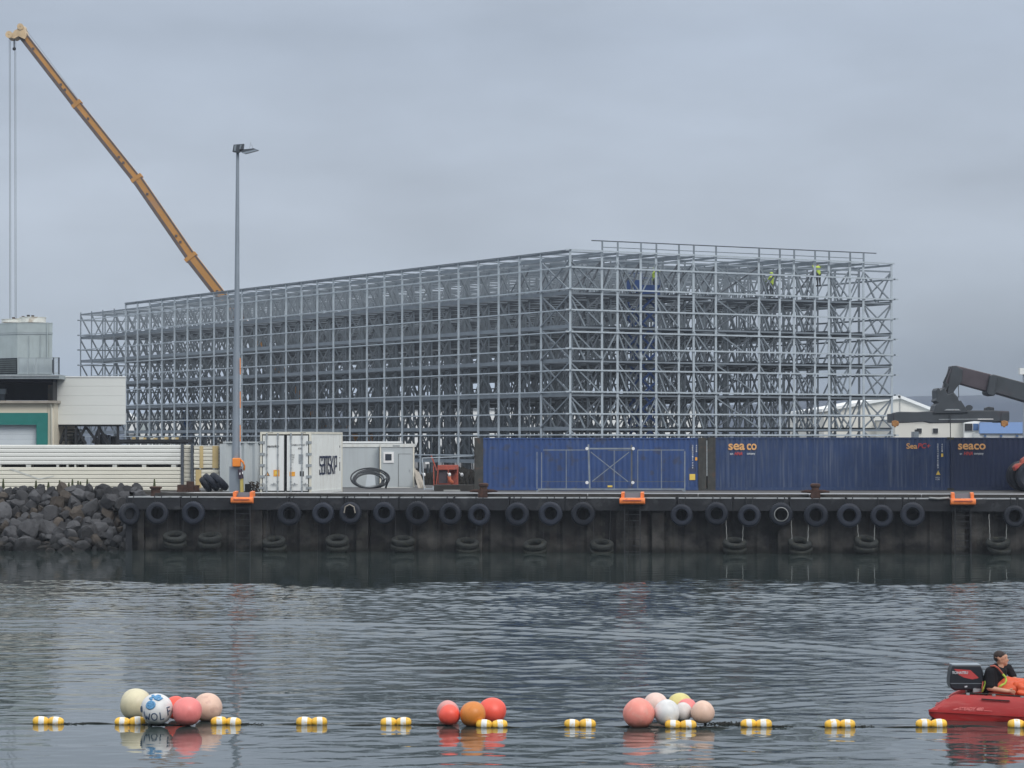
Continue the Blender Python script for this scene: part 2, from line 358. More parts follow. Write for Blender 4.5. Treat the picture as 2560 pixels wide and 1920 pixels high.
bp = n.nodes.new('ShaderNodeBump'); bp.inputs['Distance'].default_value = .0035; n.links.new(mu.outputs[0], bp.inputs['Height']); n.links.new(bp.outputs[0], b.inputs['Normal'])
M['water'] = m

# ------------------------------------------------------------------ the quay line
QA = P(400, 1245, 125.3); QB = P(2500, 1245, 121.6)
qd = Vector((QB.x-QA.x, QB.y-QA.y, 0)).normalized(); qn = Vector((-qd.y, qd.x, 0))      # along the quay, into the land
Q0 = Vector((QA.x, QA.y, 0))
def Q(s, nn, z): return Q0 + qd*s + qn*nn + Vector((0,0,z))
def qs(px, nn=0):                          # distance along the quay seen at picture column px
    t = (px-1280)/F; a = Q0 + qn*nn; return (t*a.y - a.x) / (qd.x - t*qd.y)
S0, S1 = qs(318), qs(2560) + 14

# ------------------------------------------------------------------ water
def water_surface():
    nr, nc = 1050, 800
    Y0, Y1 = 30.0, 127.5
    tt = np.linspace(0, 1, nr)
    Yr = Y0 * (Y1/Y0) ** tt
    ss = np.linspace(-1, 1, nc)
    X = np.outer(0.20*Yr + 5.5, ss); Y = np.repeat(Yr[:, None], nc, 1)
    # periodic noise field
    n1 = 1024; L = 64.0
    kx = np.fft.fftfreq(n1, L/n1)*2*np.pi; KX, KY = np.meshgrid(kx, kx, indexing='ij'); K = np.hypot(KX, KY) + 1e-6
    def field(l0, spread, aniso, seed):
        rs = np.random.RandomState(seed); k0 = 2*np.pi/l0
        amp = np.exp(-(np.log(K/k0))**2/(2*spread**2)) / K
        amp = amp*np.exp(-(np.abs(KX)/(K))*aniso)
        ph = rs.normal(size=(n1, n1)) + 1j*rs.normal(size=(n1, n1))
        h = np.real(np.fft.ifft2(amp*ph)); gx = np.gradient(h, L/n1, axis=1)
        return h/np.std(gx)                # unit rms slope along Y
    def samp(h, X, Y):
        u = (X/L*n1) % n1; v = (Y/L*n1) % n1
        i = u.astype(int); j = v.astype(int); a = u-i; bq = v-j; i1 = (i+1) % n1; j1 = (j+1) % n1; i %= n1; j %= n1
        return (h[i,j]*(1-a)*(1-bq)+h[i1,j]*a*(1-bq)+h[i,j1]*(1-a)*bq+h[i1,j1]*a*bq)
    f_small = field(.55, .42, .7, 1); f_mid = field(1.3, .42, 1.0, 2); f_big = field(3.4, .4, 1.0, 3); patch = field(9, .5, 0, 4); patch = patch/np.std(patch)
    def sm(x, a, bb): t = np.clip((x-a)/(bb-a), 0, 1); return t*t*(3-2*t)
    pt = samp(patch, X, Y)
    edge = 98 + 1.3*np.sin(X*.22) + .5*np.sin(X*.71+1) + 1.1*pt
    ruffle = 1 - sm(Y, edge-3.2, edge+.8)*.91           # glassy band under the quay
    rightside = sm(X/(.2*Y), -.9, .5)
    near = sm(Y, 46, 60)
    ruffle = ruffle * (near*(1) + (1-near)*(.20+.45*rightside))
    leftcalm = sm(-X/(.2*Y), .25, .75) * sm(Y, 40, 50) * (1-sm(Y, 92, 98))
    ruffle = ruffle * (1-.38*leftcalm) * (1+.22*np.clip(pt, -1.5, 1.5))
    far = sm(Y, 58, 90)
    h = (.020+.030*far)*samp(f_small, X, Y) + (.021+.014*far)*samp(f_mid, X*1.0+3, Y) + .007*samp(f_big, X, Y)
    rr_ = np.hypot(X+12, Y-51.5); an_ = np.arctan2(X+12, Y-51.5)
    h = h*ruffle*(1-.35*np.exp(-((rr_-25.2)/1.3)**2)*sm(an_, -.75, -.3))
    # wake arcs spreading from the boat
    def arcs(cx, cy, r0, wd, lam, sl, a0=-9, a1=9, sk=0):
        r = np.hypot(X-cx, Y-cy) ; ang = np.arctan2(X-cx, Y-cy)
        env = np.exp(-((r-r0)/wd)**2) * sm(ang, a0, a0+.35)*(1-sm(ang, a1-.35, a1))
        return env*sl*lam/(2*np.pi)*np.sin(2*np.pi*(r-r0)/lam + .8*pt)
    h += arcs(-12, 51.5, 25.0, 1.7, 1.45, .105, -.75, 1.25)
    h += arcs(-12, 51.5, 22.2, 1.8, 1.2, .05, -.55, 1.35)
    h += arcs(-3, 40, 27.0, 1.5, .8, .03, -.5, .9)
    h += arcs(12, 44, 12.0, 2.0, .7, .035, -1.3, .6)
    edgef = np.minimum(1, (1-np.abs(ss))*14)[None, :] * np.minimum(1, (1-tt)*40)[:, None] * np.minimum(1, tt*20)[:, None]
    h = h*edgef
    co = np.stack([X, Y, h], -1).reshape(-1, 3)
    i = np.arange(nr-1)[:, None]*nc + np.arange(nc-1)[None, :]
    q = np.stack([i, i+1, i+nc+1, i+nc], -1).reshape(-1)
    me = bpy.data.meshes.new('water'); me.vertices.add(len(co)); me.vertices.foreach_set('co', co.ravel())
    nf = (nr-1)*(nc-1); me.loops.add(nf*4); me.loops.foreach_set('vertex_index', q.astype(np.int32))
    me.polygons.add(nf); me.polygons.foreach_set('loop_start', (np.arange(nf)*4).astype(np.int32))
    me.polygons.foreach_set('use_smooth', np.ones(nf, bool)); me.update()
    a = me.attributes.new('ruffle', 'FLOAT', 'POINT'); a.data.foreach_set('value', (ruffle*edgef).ravel().astype(np.float32))
    me.materials.append(M['water'])
    o = bpy.data.objects.new('water', me); COL.objects.link(o); o['kind'] = 'structure'
    # the open water round that sheet
    a0, a1 = .20*Y0+5.5, .20*Y1+5.5; mb = MB(); z0 = -.004
    B = 900
    mb.add([(-B,-60,z0),(B,-60,z0),(B,Y0+.02,z0),(a0,Y0+.02,z0),(-a0,Y0+.02,z0),(-B,Y0+.02,z0)], [(0,1,2,3,4,5)])
    mb.add([(a0-.02,Y0,z0),(B,Y0,z0),(B,Y1,z0),(a1-.02,Y1,z0)], [(0,1,2,3)])
    mb.add([(-B,Y0,z0),(-a0+.02,Y0,z0),(-a1+.02,Y1,z0),(-B,Y1,z0)], [(0,1,2,3)])
    mb.add([(-B,Y1-.02,z0),(B,Y1-.02,z0),(B,1400,z0),(-B,1400,z0)], [(0,1,2,3)])
    structure('water', mb, M['water'])
water_surface()

# ------------------------------------------------------------------ ground, quay
g = MB()
g.prism([Q(S0+2.4, .9, GZ-.2), Q(S0+2.4, .9, GZ+.135), Q(S0+2.4, 4.2, GZ+.125), Q(S0+2.4, 4.2, GZ-.2)], qd*(S1+60-S0-2.4))
structure('quay_surface', g, M['wet_concrete'])
g = MB()
g.add([(-160, 132.0, GZ-.012), (Q(S0,2,0).x+.5, 130.5, GZ-.012), tuple(Q(S0+.5, 1.0, GZ-.012)), tuple(Q(S1+120, 1.0, GZ-.012)), (400, 600, GZ-.012), (-400, 600, GZ-.012)], [(0,1,2,3,4,5)])
structure('yard_ground', g, M['asphalt'])

quay = thing('quay_wall', 'long dark quay wall of sheet piles under a concrete cap, hung with tyres', 'quay', Q(S0, 0, 0))
# cap beam in cast lengths
cl = 2.62; s = S0; k = 0
while s < S1:
    mb = MB(); e1 = min(s+cl-.03, S1)
    a = .0 + .02*((k*7) % 3)
    pts = [(a, GZ-.62), (a, GZ-.05), (a+.04, GZ-.012), (1.05, GZ-.012), (1.05, GZ-.62)]
    mb.prism([Q(s, p[0], p[1]) for p in pts], qd*(e1-s))
    part('cap_block', mb, M['concrete'], quay)
    mb = MB(); mb.prism([Q(s+.05, a-.012, GZ-.055), Q(s+.05, a-.012, GZ-.012+.006), Q(s+.05, a+.55, GZ-.006), Q(s+.05, a+.55, GZ-.03)], qd*(e1-s-.1))
    part('edge_strip', mb, M['coping'], quay)
    s += cl; k += 1
# timber kerb on blocks
s = S0+1.2
while s < S1:
    e1 = min(s+5.2, S1); mb = MB(); mb.prism([Q(s, .62, GZ+.02), Q(s, .62, GZ+.15), Q(s, .88, GZ+.15), Q(s, .88, GZ+.02)], qd*(e1-s-.06)); part('kerb_timber', mb, M['tarred_timber'], quay); s += 5.2
# sheet piles
pw = 1.14
def pile_mesh(light):
    mb = MB(); prof = [(0,.47),(.16,.47),(.30,.38),(.84,.38),(.98,.47),(1.14,.47)]
    for i in range(len(prof)-1):
        for j, (za, zb) in enumerate(((-1.2, .8), (.8, GZ-.62))):
            a, bq = prof[i], prof[i+1]
            mb.add([qd*a[0]+qn*a[1]+Vector((0,0,za)), qd*bq[0]+qn*bq[1]+Vector((0,0,za)), qd*bq[0]+qn*bq[1]+Vector((0,0,zb)), qd*a[0]+qn*a[1]+Vector((0,0,zb))], [(0,1,2,3)], 0)
    return mesh_of('sheet_pile', mb, M['piling_light' if light else 'piling'])
pm = [pile_mesh(False), pile_mesh(True)]
s = S0; k = 0
while s < S1-pw:
    o = bpy.data.objects.new('sheet_pile', pm[1 if rng.random() < .38 else 0]); COL.objects.link(o); o.parent = quay; o.location = Q(s, rng.uniform(-.02,.03), 0) - quay.location
    s += pw; k += 1
# buttress piers and the end wall
for px in (330, 345, 640, 905, 1190, 1555, 1645, 1960, 2395, 2440):
    s = qs(px); mb = MB(); mb.prism([Q(s-.28, .12, -1), Q(s-.28, .12, GZ-.62), Q(s+.28, .12, GZ-.62), Q(s+.28, .12, -1)], qn*.5)
    part('pier', mb, M['piling_light'], quay)
mb = MB(); mb.prism([Q(S0-.06, .02, -1), Q(S0-.06, .02, GZ-.02), Q(S0-.06, 9, GZ-.02), Q(S0-.06, 9, -1)], qd*.3); part('end_wall', mb, M['concrete'], quay)
# chain loops lying over the edge above every tyre
mb = MB()
up_px = [326, 396, 486, 726, 810, 878, 962, 1046, 1127, 1199, 1294, 1377, 1458, 1704, 1791, 1873, 1952, 2039, 2122, 2203, 2280, 2535]
chains = []
for px in up_px:
    s = qs(px)
    for d in (-.17, .17):
        chains.append((s+d, [Q(s+d, .6, GZ+.03), Q(s+d, -.015, GZ+.02), Q(s+d*.8, -.04, GZ-.3), Q(s+d*.6, -.1, GZ-.42)]))
for s, pts in chains: mb.tube(pts, .022, 6)
part('chain_loops', mb, M['dark_steel'], quay, kind='stuff')

# ------------------------------------------------------------------ tyres
def tyre_mesh(m, ro=.55, ri=.27, wd=.30):
    mb = MB(); prof = []
    for k in range(17):
        a = 2*math.pi*k/16
        rr = (ro+ri)/2 + (ro-ri)/2*math.copysign(abs(math.cos(a))**.8, math.cos(a)); zz = wd/2*math.copysign(abs(math.sin(a))**.7, math.sin(a))
        if math.cos(a) < -.2: rr = ri + .05*abs(math.sin(a))
        prof.append((rr, zz))
    mb.lathe(prof, n=32)
    for k in range(32):
        a = 2*math.pi*k/32
        mb.bar((ro*math.cos(a)*.985, ro*math.sin(a)*.985, -.09), (ro*math.cos(a+.05)*.985, ro*math.sin(a+.05)*.985, .09), .03, .022)
    return mesh_of('tyre', mb, m, smooth=True)
T1 = tyre_mesh(M['tyre_rubber']); T1.set_sharp_from_angle(angle=R(45)); T2 = tyre_mesh(M['weedy_rubber'], .56, .29, .27); T2.set_sharp_from_angle(angle=R(45))
ordw = ['first','second','third','fourth','fifth','sixth','seventh','eighth','ninth','tenth','eleventh','twelfth','thirteenth','fourteenth','fifteenth','sixteenth','seventeenth','eighteenth','nineteenth','twentieth','twenty-first','twenty-second']
rq = math.atan2(qd.y, qd.x)
for i, px in enumerate(up_px):
    z = P(px, 1286 + rng.uniform(-2.5, 2.5), 123).z
    o = bpy.data.objects.new('fender_tyre', T1); COL.objects.link(o)
    o.location = Q(qs(px), -.17, z)
    o.rotation_euler = (R(90+rng.uniform(-3,3)), R(rng.uniform(0,360)), rq + (R(38) if i == 0 else R(10) if i == 1 else R(rng.uniform(-4,4)))); o.rotation_mode = 'XYZ'
    o.rotation_euler = Euler((R(90+rng.uniform(-3,3)), 0, o.rotation_euler.z)); sc = rng.uniform(.94, 1.05); o.scale = (sc, sc, 1)
    o['label'] = ('leftmost fender tyre, turned at the quay corner by the rocks' if i == 0 else 'rightmost fender tyre of the upper row, at the picture edge' if i == 21 else
      'tyre with pale inner rim hanging in the upper row on the quay' if i == 16 else ordw[i] + ' hanging fender tyre from the left in the upper row of the quay')
    o['category'] = 'tyre'; o['group'] = 'fender tyres hanging along the top of the quay wall'
    if i == 16:
        mb = MB(); mb.lathe([(.30,-.17),(.33,-.18),(.34,-.165),(.30,-.15),(.30,-.17)], n=28); r_ = bpy.data.objects.new('inner_rim', mesh_of('inner_rim', mb, M['chain_pale'], smooth=True)); COL.objects.link(r_); r_.parent = o
        r_.location = (0, 0, .335)
    if i == 5:
        mb = MB(); mb.tube([(-.28,0,.2),(-.22,.3,.22),(0,.42,.22),(.22,.3,.22),(.28,0,.2)], .03, 6); r_ = bpy.data.objects.new('rope_sling', mesh_of('rope_sling', mb, M['wood_grey'])); COL.objects.link(r_); r_.parent = o
lo_px = [(440,1353),(529,1354),(690,1364),(846,1361),(1010,1361),(1172,1367),(1339,1370),(1504,1369),(1836,1364),(1999,1364),(2164,1359),(2494,1360)]
for i, (px, py) in enumerate(lo_px):
    for j in range(2):
        z = P(px, py, 123).z + .13 - j*.29
        o = bpy.data.objects.new('fender_tyre', T2); COL.objects.link(o)
        o.location = Q(qs(px)+rng.uniform(-.04,.04), -.36, z); o.rotation_euler = (R(rng.uniform(15,24)), R(rng.uniform(-7,9)), 0)
        o['label'] = ('upper' if j == 0 else 'lower') + ' weedy tyre of the ' + ordw[i] + ' floating pair from the left at the waterline'
        o['category'] = 'tyre'; o['group'] = 'pairs of weedy tyres lying flat at the waterline'
        if j == 0:
            for d in (-.36, .36):
                mb = MB(); c = Vector(o.location) + qd*d
                top = Q(qs(px)+d*1.15, .02 if i > 7 else .1, GZ-.62 if i < 8 else 1.85); mb.tube([top.lerp(c+Vector((0,0,.02)), t/8) + qd*(.007*(-1)**t) for t in range(9)], .013, 5)
                ch = bpy.data.objects.new('hanging_chain', mesh_of('hanging_chain', mb, M['chain_pale'] if i > 7 else M['dark_steel'])); COL.objects.link(ch)
                ch.parent = o; ch.matrix_parent_inverse = (Matrix.Translation(o.location) @ o.rotation_euler.to_matrix().to_4x4()).inverted()

# ------------------------------------------------------------------ ladders with orange heads
def ladder(px, wpx, lab, n):
    s = qs(px); hw = wpx/2/53.5; zt = GZ
    t = thing('quay_ladder', lab, 'ladder', Q(s, 0, GZ), 'orange topped rescue ladders on the quay wall')
    mb = MB()
    prof = [(-.30,-.02),(-.36,-.12),(-.36,-.26),(-.28,-.32),(-.02,-.32),(-.02,-.02)]
    mb.prism([Q(s-hw, a, zt+b_) for a, b_ in prof], qd*(2*hw))
    b_ = part('bumper', mb, M['orange_rubber'], t, sharp=None)
    bm = b_.modifiers.new('b', 'BEVEL'); bm.width = .045; bm.segments = 3
    mb = MB(); mb.prism([Q(s-hw*.72, -.37, zt-.11), Q(s+hw*.72, -.37, zt-.11), Q(s+hw*.72, -.37, zt-.155), Q(s-hw*.72, -.37, zt-.155)], -qn*.03); part('grip_bar', mb, M['rusty_orange'], t)
    for d in (-1, 1):
        mb = MB(); mb.prism([Q(s+d*hw*.76-.075, -.04, zt-.02), Q(s+d*hw*.76-.075, -.02, zt+.22), Q(s+d*hw*.76-.075, .55, zt+.26), Q(s+d*hw*.76-.075, .55, zt+.0)], qd*.15); part('orange_post', mb, M['orange_rubber'], t)
    mb = MB(); mb.prism([Q(s-hw*.66, -.0, zt-.01), Q(s-hw*.66, .5, zt+.20), Q(s-hw*.66, .5, zt-.01)], qd*hw*1.32); part('step_plate', mb, M['machine_maroon'], t)
    for d in (-.36, .36): rod('rail', Q(s+d, -.10, zt-.35), Q(s+d, -.10, -.3), .05, .05, M['dark_steel'], t)
    for k in range(8): rod('rung', Q(s-.36, -.10, .06+k*.29), Q(s+.36, -.10, .06+k*.29), .028, .028, M['dark_steel'], t)
ladder(608, 57, 'left orange ladder head on the quay edge below the lamp post', 1)
ladder(1581, 64, 'middle orange ladder head on the quay edge in front of the braced frame', 2)
ladder(2406, 62, 'right orange ladder head with a worn top below the third container', 3)
# pale pipe lying by the right ladder
mb = MB(); mb.tube([Q(qs(2322), -.02, GZ+.0), Q(qs(2345), -.05, GZ-.03), Q(qs(2372), -.04, GZ+.01)], .05, 8)
thing('pale_pipe', 'short pale bent pipe lying on the quay edge left of the right ladder', 'pipe', Q(qs(2345), 0, GZ), mb=mb, mats=M['chain_pale'], smooth=True)

# bollards
def bollard(px, lab, h=.66, horns=True, r=.19, nn=.35):
    s = qs(px, nn); b0 = Q(s, nn, GZ); t = thing('bollard', lab, 'bollard', b0, 'rusty mooring bollards on the quay edge')
    mb = MB(); Mx = Matrix.Translation(b0)
    mb.lathe([(r*1.1,-.02),(r*1.05,.05),(r*.95,.12),(r*.95,h*.7),(r*1.25,h*.8),(r*1.25,h*.94),(r*.9,h),(.001,h)], Mx, 20); part('post', mb, M['rusty_iron'], t, True, sharp=40)
    if horns:
        for d in (-1, 1):
            mb = MB(); mb.tube([b0+qd*d*r*.6+Vector((0,0,h*.42)), b0+qd*d*.45+Vector((0,0,h*.44)), b0+qd*d*.66+Vector((0,0,h*.40))], [.10,.07,.03], 10); part('horn', mb, M['rusty_iron'], t, True)
        mb = MB(); mb.prism([Q(s-.22, -.03, GZ-.02), Q(s-.22, -.03, GZ+.3), Q(s+.22, -.03, GZ+.3), Q(s+.22, -.03, GZ-.02)], qn*.1); part('base_plate', mb, M['rusty_iron'], t)
bollard(390, 'squat rusty bollard on the left part of the quay by the rocks', .46, False, .24, 1.2)
bollard(1209, 'horned rusty bollard left of the bright blue container')
bollard(2038, 'horned rusty bollard in front of the navy container')

# ------------------------------------------------------------------ steel rack under construction
PH = R(30.25); pc, ps = math.cos(PH), math.sin(PH); RX0, RY0 = (1425.6-1280)/F*180, 180.0
def K(u, v, z): return Vector((RX0 + u*pc - v*ps, RY0 + u*ps + v*pc, z))
US = [0, 2.57, 3.84, 5.76, 7.04, 8.94, 10.2, 12.1, 15.84, 17.67, 18.94, 20.81, 22.08, 24.0, 25.23, 27.85]
VS = [0] + [3.9+2.96*k for k in range(31)]
LV = [17.75, 15.39, 13.07, 10.74, 8.40, 6.05, 3.72]
GI = [17.17, 15.69, 14.24, 12.73, 11.58, 10.10, 8.62, 7.11, 5.66, 4.2]
NR = 27                                    # the roof stops after this station
rack = thing('steel_rack_frame', 'huge galvanised steel rack building frame under construction behind the containers', 'building frame', K(0, 0, GZ))
G_, G_LIT, G_SHADE = M['galvanised'], M['galvanised_light'], M['galvanised_dark']
def topz(j): return 18.30 if j <= NR else 17.95
ups = sorted([(K(u, v, 0).y - (20 if (i == 0 or j == 0) else 0), i, j) for i, u in enumerate(US) for j, v in enumerate(VS)])
rest = MB()
for n_, (d, i, j) in enumerate(ups):
    a, b_ = K(US[i], VS[j], GZ), K(US[i], VS[j], topz(j))
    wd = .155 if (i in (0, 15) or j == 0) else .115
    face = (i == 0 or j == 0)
    if n_ < 290: rod('upright', a, b_, wd, wd, G_LIT if face else G_, rack)  # outer faces get the lit tone, inner rows the darker one
    else: rest.bar(a, b_, .11)
part('upright_rows', rest, G_, rack, kind='stuff')
fp = MB()
for j in range(len(VS)): 
    a = K(0, VS[j], GZ); fp.box((a.x-.3, a.y-.3, GZ), (a.x+.3, a.y+.3, GZ+.04))
part('foot_plates', fp, G_SHADE, rack, kind='stuff')
# girts round the outside
ue, ve = US[-1], VS[-1]
for z in GI:
    rod('girt', K(-.12, -.45, z), K(-.12, ve+.12, z), .05, .085, G_LIT, rack)
    rod('girt', K(-.45, -.14, z), K(ue+.5, -.14, z), .05, .105, G_LIT, rack)
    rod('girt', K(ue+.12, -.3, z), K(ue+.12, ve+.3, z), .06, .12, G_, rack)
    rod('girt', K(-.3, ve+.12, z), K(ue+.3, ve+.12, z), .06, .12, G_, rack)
# rails along the lanes, at every level
for i, u in enumerate(US):
    for z in LV[1:]:
        v1 = ve if i < 13 else ve-6; v0 = 0 if i not in (7, 8, 15) else 0
        for du in ((-.09, .09) if 0 < i < 15 else (.06,)):
            rod('lane_rail', K(u+du, v0+.1, z+.04), K(u+du, v1, z+.04), .05, .26, G_SHADE if 0 < i < 15 else G_, rack)
    rod('top_beam', K(u, 0, 18.22), K(u, VS[NR], 18.22), .08, .15, G_, rack)
    if i in (0, 1, 4): rod('top_tie', K(u, 0, LV[0]), K(u, ve if i < 10 else VS[NR], LV[0]), .06, .12, G_, rack)
# cross beams
for j, v in enumerate(VS):
    for z in LV:
        if z == LV[0] and j > NR+0 and j % 1: continue
        rod('cross_beam', K(0, v+.02, z-.02), K(ue, v+.02, z-.02), .06, .12, G_, rack)
# roof purlins
pn = 0
for k in range(72):
    v = 1.5 + k*2.96
    if v > VS[NR]-.5: break
    rod('roof_purlin', K(0, v, 18.33), K(ue, v, 18.33), .05, .08, G_, rack); pn += 1
# bracing
br = []
for j, v in enumerate(VS):
    for i in range(len(US)-1):
        u0, u1 = US[i], US[i+1]; wdt = u1-u0
        for l in range(len(LV)):
            zt = LV[l]-.12; zb = (LV[l+1] if l+1 < len(LV) else GZ)+.08
            if l+1 == len(LV): continue
            mid = (u0+u1)/2
            if wdt > 1.5:
                if wdt < 3:
                    br.append((K(u0, v+.06, zt), K(mid-.08, v+.06, zb), .125)); br.append((K(u1, v+.06, zt), K(mid+.08, v+.06, zb), -.11))
                if j == 0:
                    br.append((K(u0, v-.05, zt), K(u1, v-.05, zb), .10)); br.append((K(u1, v+.12, zt), K(u0, v+.12, zb), -.11))
            else:
                fl = (l + i) % 2
                if j == 0 and (l + i) % 2: br.append((K(u1 if fl else u0, v-.05, zt), K(u0 if fl else u1, v-.05, zb), .09))
# long wall bracing in the first bay and inner rows
for l in range(len(LV)-1):
    zt, zb = LV[l]-.1, LV[l+1]+.1
    br.append((K(-.05, 0, zt), K(-.05, 3.9, zb), .10)); br.append((K(.05, 3.9, zt), K(.05, 0, zb), .10))
br.sort(key=lambda b_: b_[0].y)
rest = MB()
for n_, (a, b_, wd) in enumerate(br):
    if n_ < 290: rod('brace', a, b_, abs(wd)*.6, abs(wd), G_SHADE if wd < 0 else G_, rack)  # rear diagonals facing down get their shade as a darker colour
    else: rest.bar(a, b_, abs(wd)*.6, abs(wd))
for i in (6,):                     # bracing in the plane of the lanes
    for j in range(0, len(VS)-1, 4):
        for l in range(len(LV)-1): rest.bar(K(US[i], VS[j], LV[l]), K(US[i], VS[j+1], LV[l+1]), .05, .08)
part('inner_bracing', rest, G_, rack, kind='stuff')
# pallet deck supports that close the view between the lanes
dk = MB()
for i in range(len(US)-1):
    if US[i+1]-US[i] > 1.5 and i != 7:
        for zi, z in enumerate(LV[1:]):
            for k in range(0, 120, 1 if zi % 2 == 0 else 2):
                v = 2 + k*.74
                if v < ve-3 : dk.bar(K(US[i]+.1, v, z+.02), K(US[i+1]-.1, v, z+.02), .06, .05)
part('deck_bars', dk, G_SHADE, rack, kind='stuff')
# guard rail along the short side
gz0 = 18.3
for i, u in enumerate(US[1:15]):
    rod('guard_post', K(u, -.05, gz0-.3), K(u, -.05, 19.03), .12, .16, G_, rack)
rod('guard_rail', K(1.7, -.05, 19.05), K(26.4, -.05, 19.05), .05, .07, G_SHADE, rack)
rod('guard_rail', K(2.57, -.05, 18.62), K(25.23, -.05, 18.62), .04, .05, G_, rack)
rod('eave_beam', K(-.4, -.1, 18.34), K(ue+.2, -.1, 18.34), .08, .10, G_LIT, rack)
rod('eave_beam', K(-.1, -.3, 18.34), K(-.1, VS[NR], 18.34), .08, .08, G_, rack)

# ------------------------------------------------------------------ people
def blobs(caps):
    mb = MB()
    for p0, r0, p1, r1 in caps:
        p0, p1 = Vector(p0), Vector(p1); n_ = max(2, int((p1-p0).length/(min(r0, r1)*.45))+1)
        for k in range(n_+1):
            t = k/n_; mb.ball(p0.lerp(p1, t), r0+(r1-r0)*t, 10, 7)
    return mb
def fleshy(name, caps, m, parent, vox=.02, sm_=4, label=None):
    o = part(name, blobs(caps), m, parent, label=label)
    rm = o.modifiers.new('r', 'REMESH'); rm.mode = 'VOXEL'; rm.voxel_size = vox; rm.use_smooth_shade = True
    s_ = o.modifiers.new('s', 'SMOOTH'); s_.iterations = sm_; s_.factor = .5
    return o
def worker(base, facing, label, arm='up', bend=0.0):
    t = thing('person', label, 'person', base, 'workers standing in the steel rack')
    b = Vector(base); f = Vector((math.cos(facing), math.sin(facing), 0)); sd_ = Vector((-f.y, f.x, 0)); up = Vector((0,0,1))
    def p(a, l, h): return b + f*(a + bend*max(0, h-.9)) + sd_*l + up*h
    hip = [p(0, -.10, .92), p(0, .10, .92)]; hands = []
    legs = [(hip[0], .095, p(.05,-.11,.5), .065), (p(.05,-.11,.5), .065, p(0,-.12,.09), .045), (p(0,-.12,.06), .05, p(.14,-.13,.05), .04),
            (hip[1], .095, p(.02,.12,.5), .065), (p(.02,.12,.5), .065, p(-.06,.13,.09), .045), (p(-.06,.13,.06), .05, p(.09,.14,.05), .04)]
    torso = [(p(0,0,.95), .135, p(0,0,1.15), .13), (p(0,0,1.15), .13, p(0,0,1.36), .15), (p(0,-.17,1.43), .07, p(0,.17,1.43), .07)]
    arms = []
    for sgn in (-1, 1):
        sh = p(0, sgn*.20, 1.42)
        el_ = p(.16, sgn*.27, 1.22 if arm == 'down' else 1.36); ha = p(.38, sgn*.20, 1.12 if arm == 'down' else 1.58)
        arms += [(sh, .055, el_, .045), (el_, .042, ha, .03), (ha, .035, ha + f*.08 + up*.02, .025)]
    head = [(p(0,0,1.48), .055, p(.01,0,1.60), .055), (p(.02,0,1.66), .09, p(.01,0,1.71), .092), (p(.10,0,1.645), .02, p(.11,0,1.66), .015)]
    fleshy('body', legs+torso+arms+head, M['skin'], t)
    big = lambda c, k_: [(a, r0*k_, b2, r1*k_) for a, r0, b2, r1 in c]
    fleshy('trousers', big(legs[:2]+legs[3:5]+torso[:1], 1.18), M['machine_dark'], t)
    fleshy('boots', big([legs[2], legs[5]], 1.25), M['boot'], t)
    fleshy('hi_vis_jacket', big(torso + [arms[0], arms[1], arms[3], arms[4]], 1.2), M['hi_yellow'], t)
    mb = MB(); mb.ball(p(.015,0,1.72), .115, 14, 8, (1.15,1,.95)); part('helmet', mb, M['hi_yellow'], t, True)
    return t
def rack_person(px, py_feet, D, lab, **k):
    b = P(px, py_feet, D); return worker(b, k.pop('facing', 0.5), lab, **k)
rack_person(1636, 732, 186.5, 'worker in yellow hi-vis jacket high in the rack near its corner', facing=.2, arm='up')
rack_person(1929, 742, 193, 'worker in yellow hi-vis standing in the middle of the top level of the rack', facing=2.4, arm='down')
rack_person(2047, 716, 195, 'worker furthest right in the top level of the rack, partly hidden', facing=2.0, arm='up', bend=.2)

# blue scissor lifts inside the rack
def lift(px, D, ytop, ybot, lab, wpx=30):
    a = P(px, ybot, D); a.z = max(a.z, GZ); ztop = P(px, ytop, D).z; hw = wpx/2/ppm(D)
    t = thing('scissor_lift', lab, 'lift', (a.x, a.y, GZ), 'blue lifting platforms inside the rack')
    mb = MB(); mb.box((a.x-hw, a.y-.5, GZ+.25), (a.x+hw, a.y+.5, GZ+.8)); part('chassis', mb, M['lift_blue'], t)
    for dx in (-.6, .6):
        for dy in (-.5, .5):
            mb = MB(); Mx = Matrix.Translation((a.x+dx*hw, a.y+dy, GZ+.22)) @ Matrix.Rotation(R(90), 4, 'X'); mb.lathe([(.001,-.08),(.22,-.08),(.22,.08),(.001,.08)], Mx, 14); part('wheel', mb, M['tyre_rubber'], t)
    n_ = max(3, int((ztop-GZ-.8)/1.0)); hh = (ztop-GZ-.8)/n_
    for k in range(n_):
        z0 = GZ+.8+k*hh
        rod('scissor_arm', (a.x-hw*.9, a.y-.3, z0), (a.x+hw*.9, a.y-.3, z0+hh), .10, .16, M['lift_blue'], t)
        rod('scissor_arm', (a.x+hw*.9, a.y+.3, z0), (a.x-hw*.9, a.y+.3, z0+hh), .10, .16, M['lift_blue'], t)
    mb = MB(); mb.box((a.x-hw*1.2, a.y-.6, ztop-.1), (a.x+hw*1.2, a.y+.6, ztop+.05)); mb.box((a.x-hw*1.2, a.y-.6, ztop+.05), (a.x+hw*1.2, a.y-.57, ztop+.6)); part('platform', mb, M['lift_blue'], t)
    for x_ in (-1.15, 0, 1.15): rod('platform_post', (a.x+x_*hw, a.y-.58, ztop), (a.x+x_*hw, a.y-.58, ztop+1.1), .04, .04, M['lift_blue'], t)
    rod('platform_rail', (a.x-1.15*hw, a.y-.58, ztop+1.1), (a.x+1.15*hw, a.y-.58, ztop+1.1), .04, .04, M['lift_blue'], t)
lift(1625, 186.2, 735, 1200, 'raised blue scissor lift inside the rack under the worker near the corner', 42)
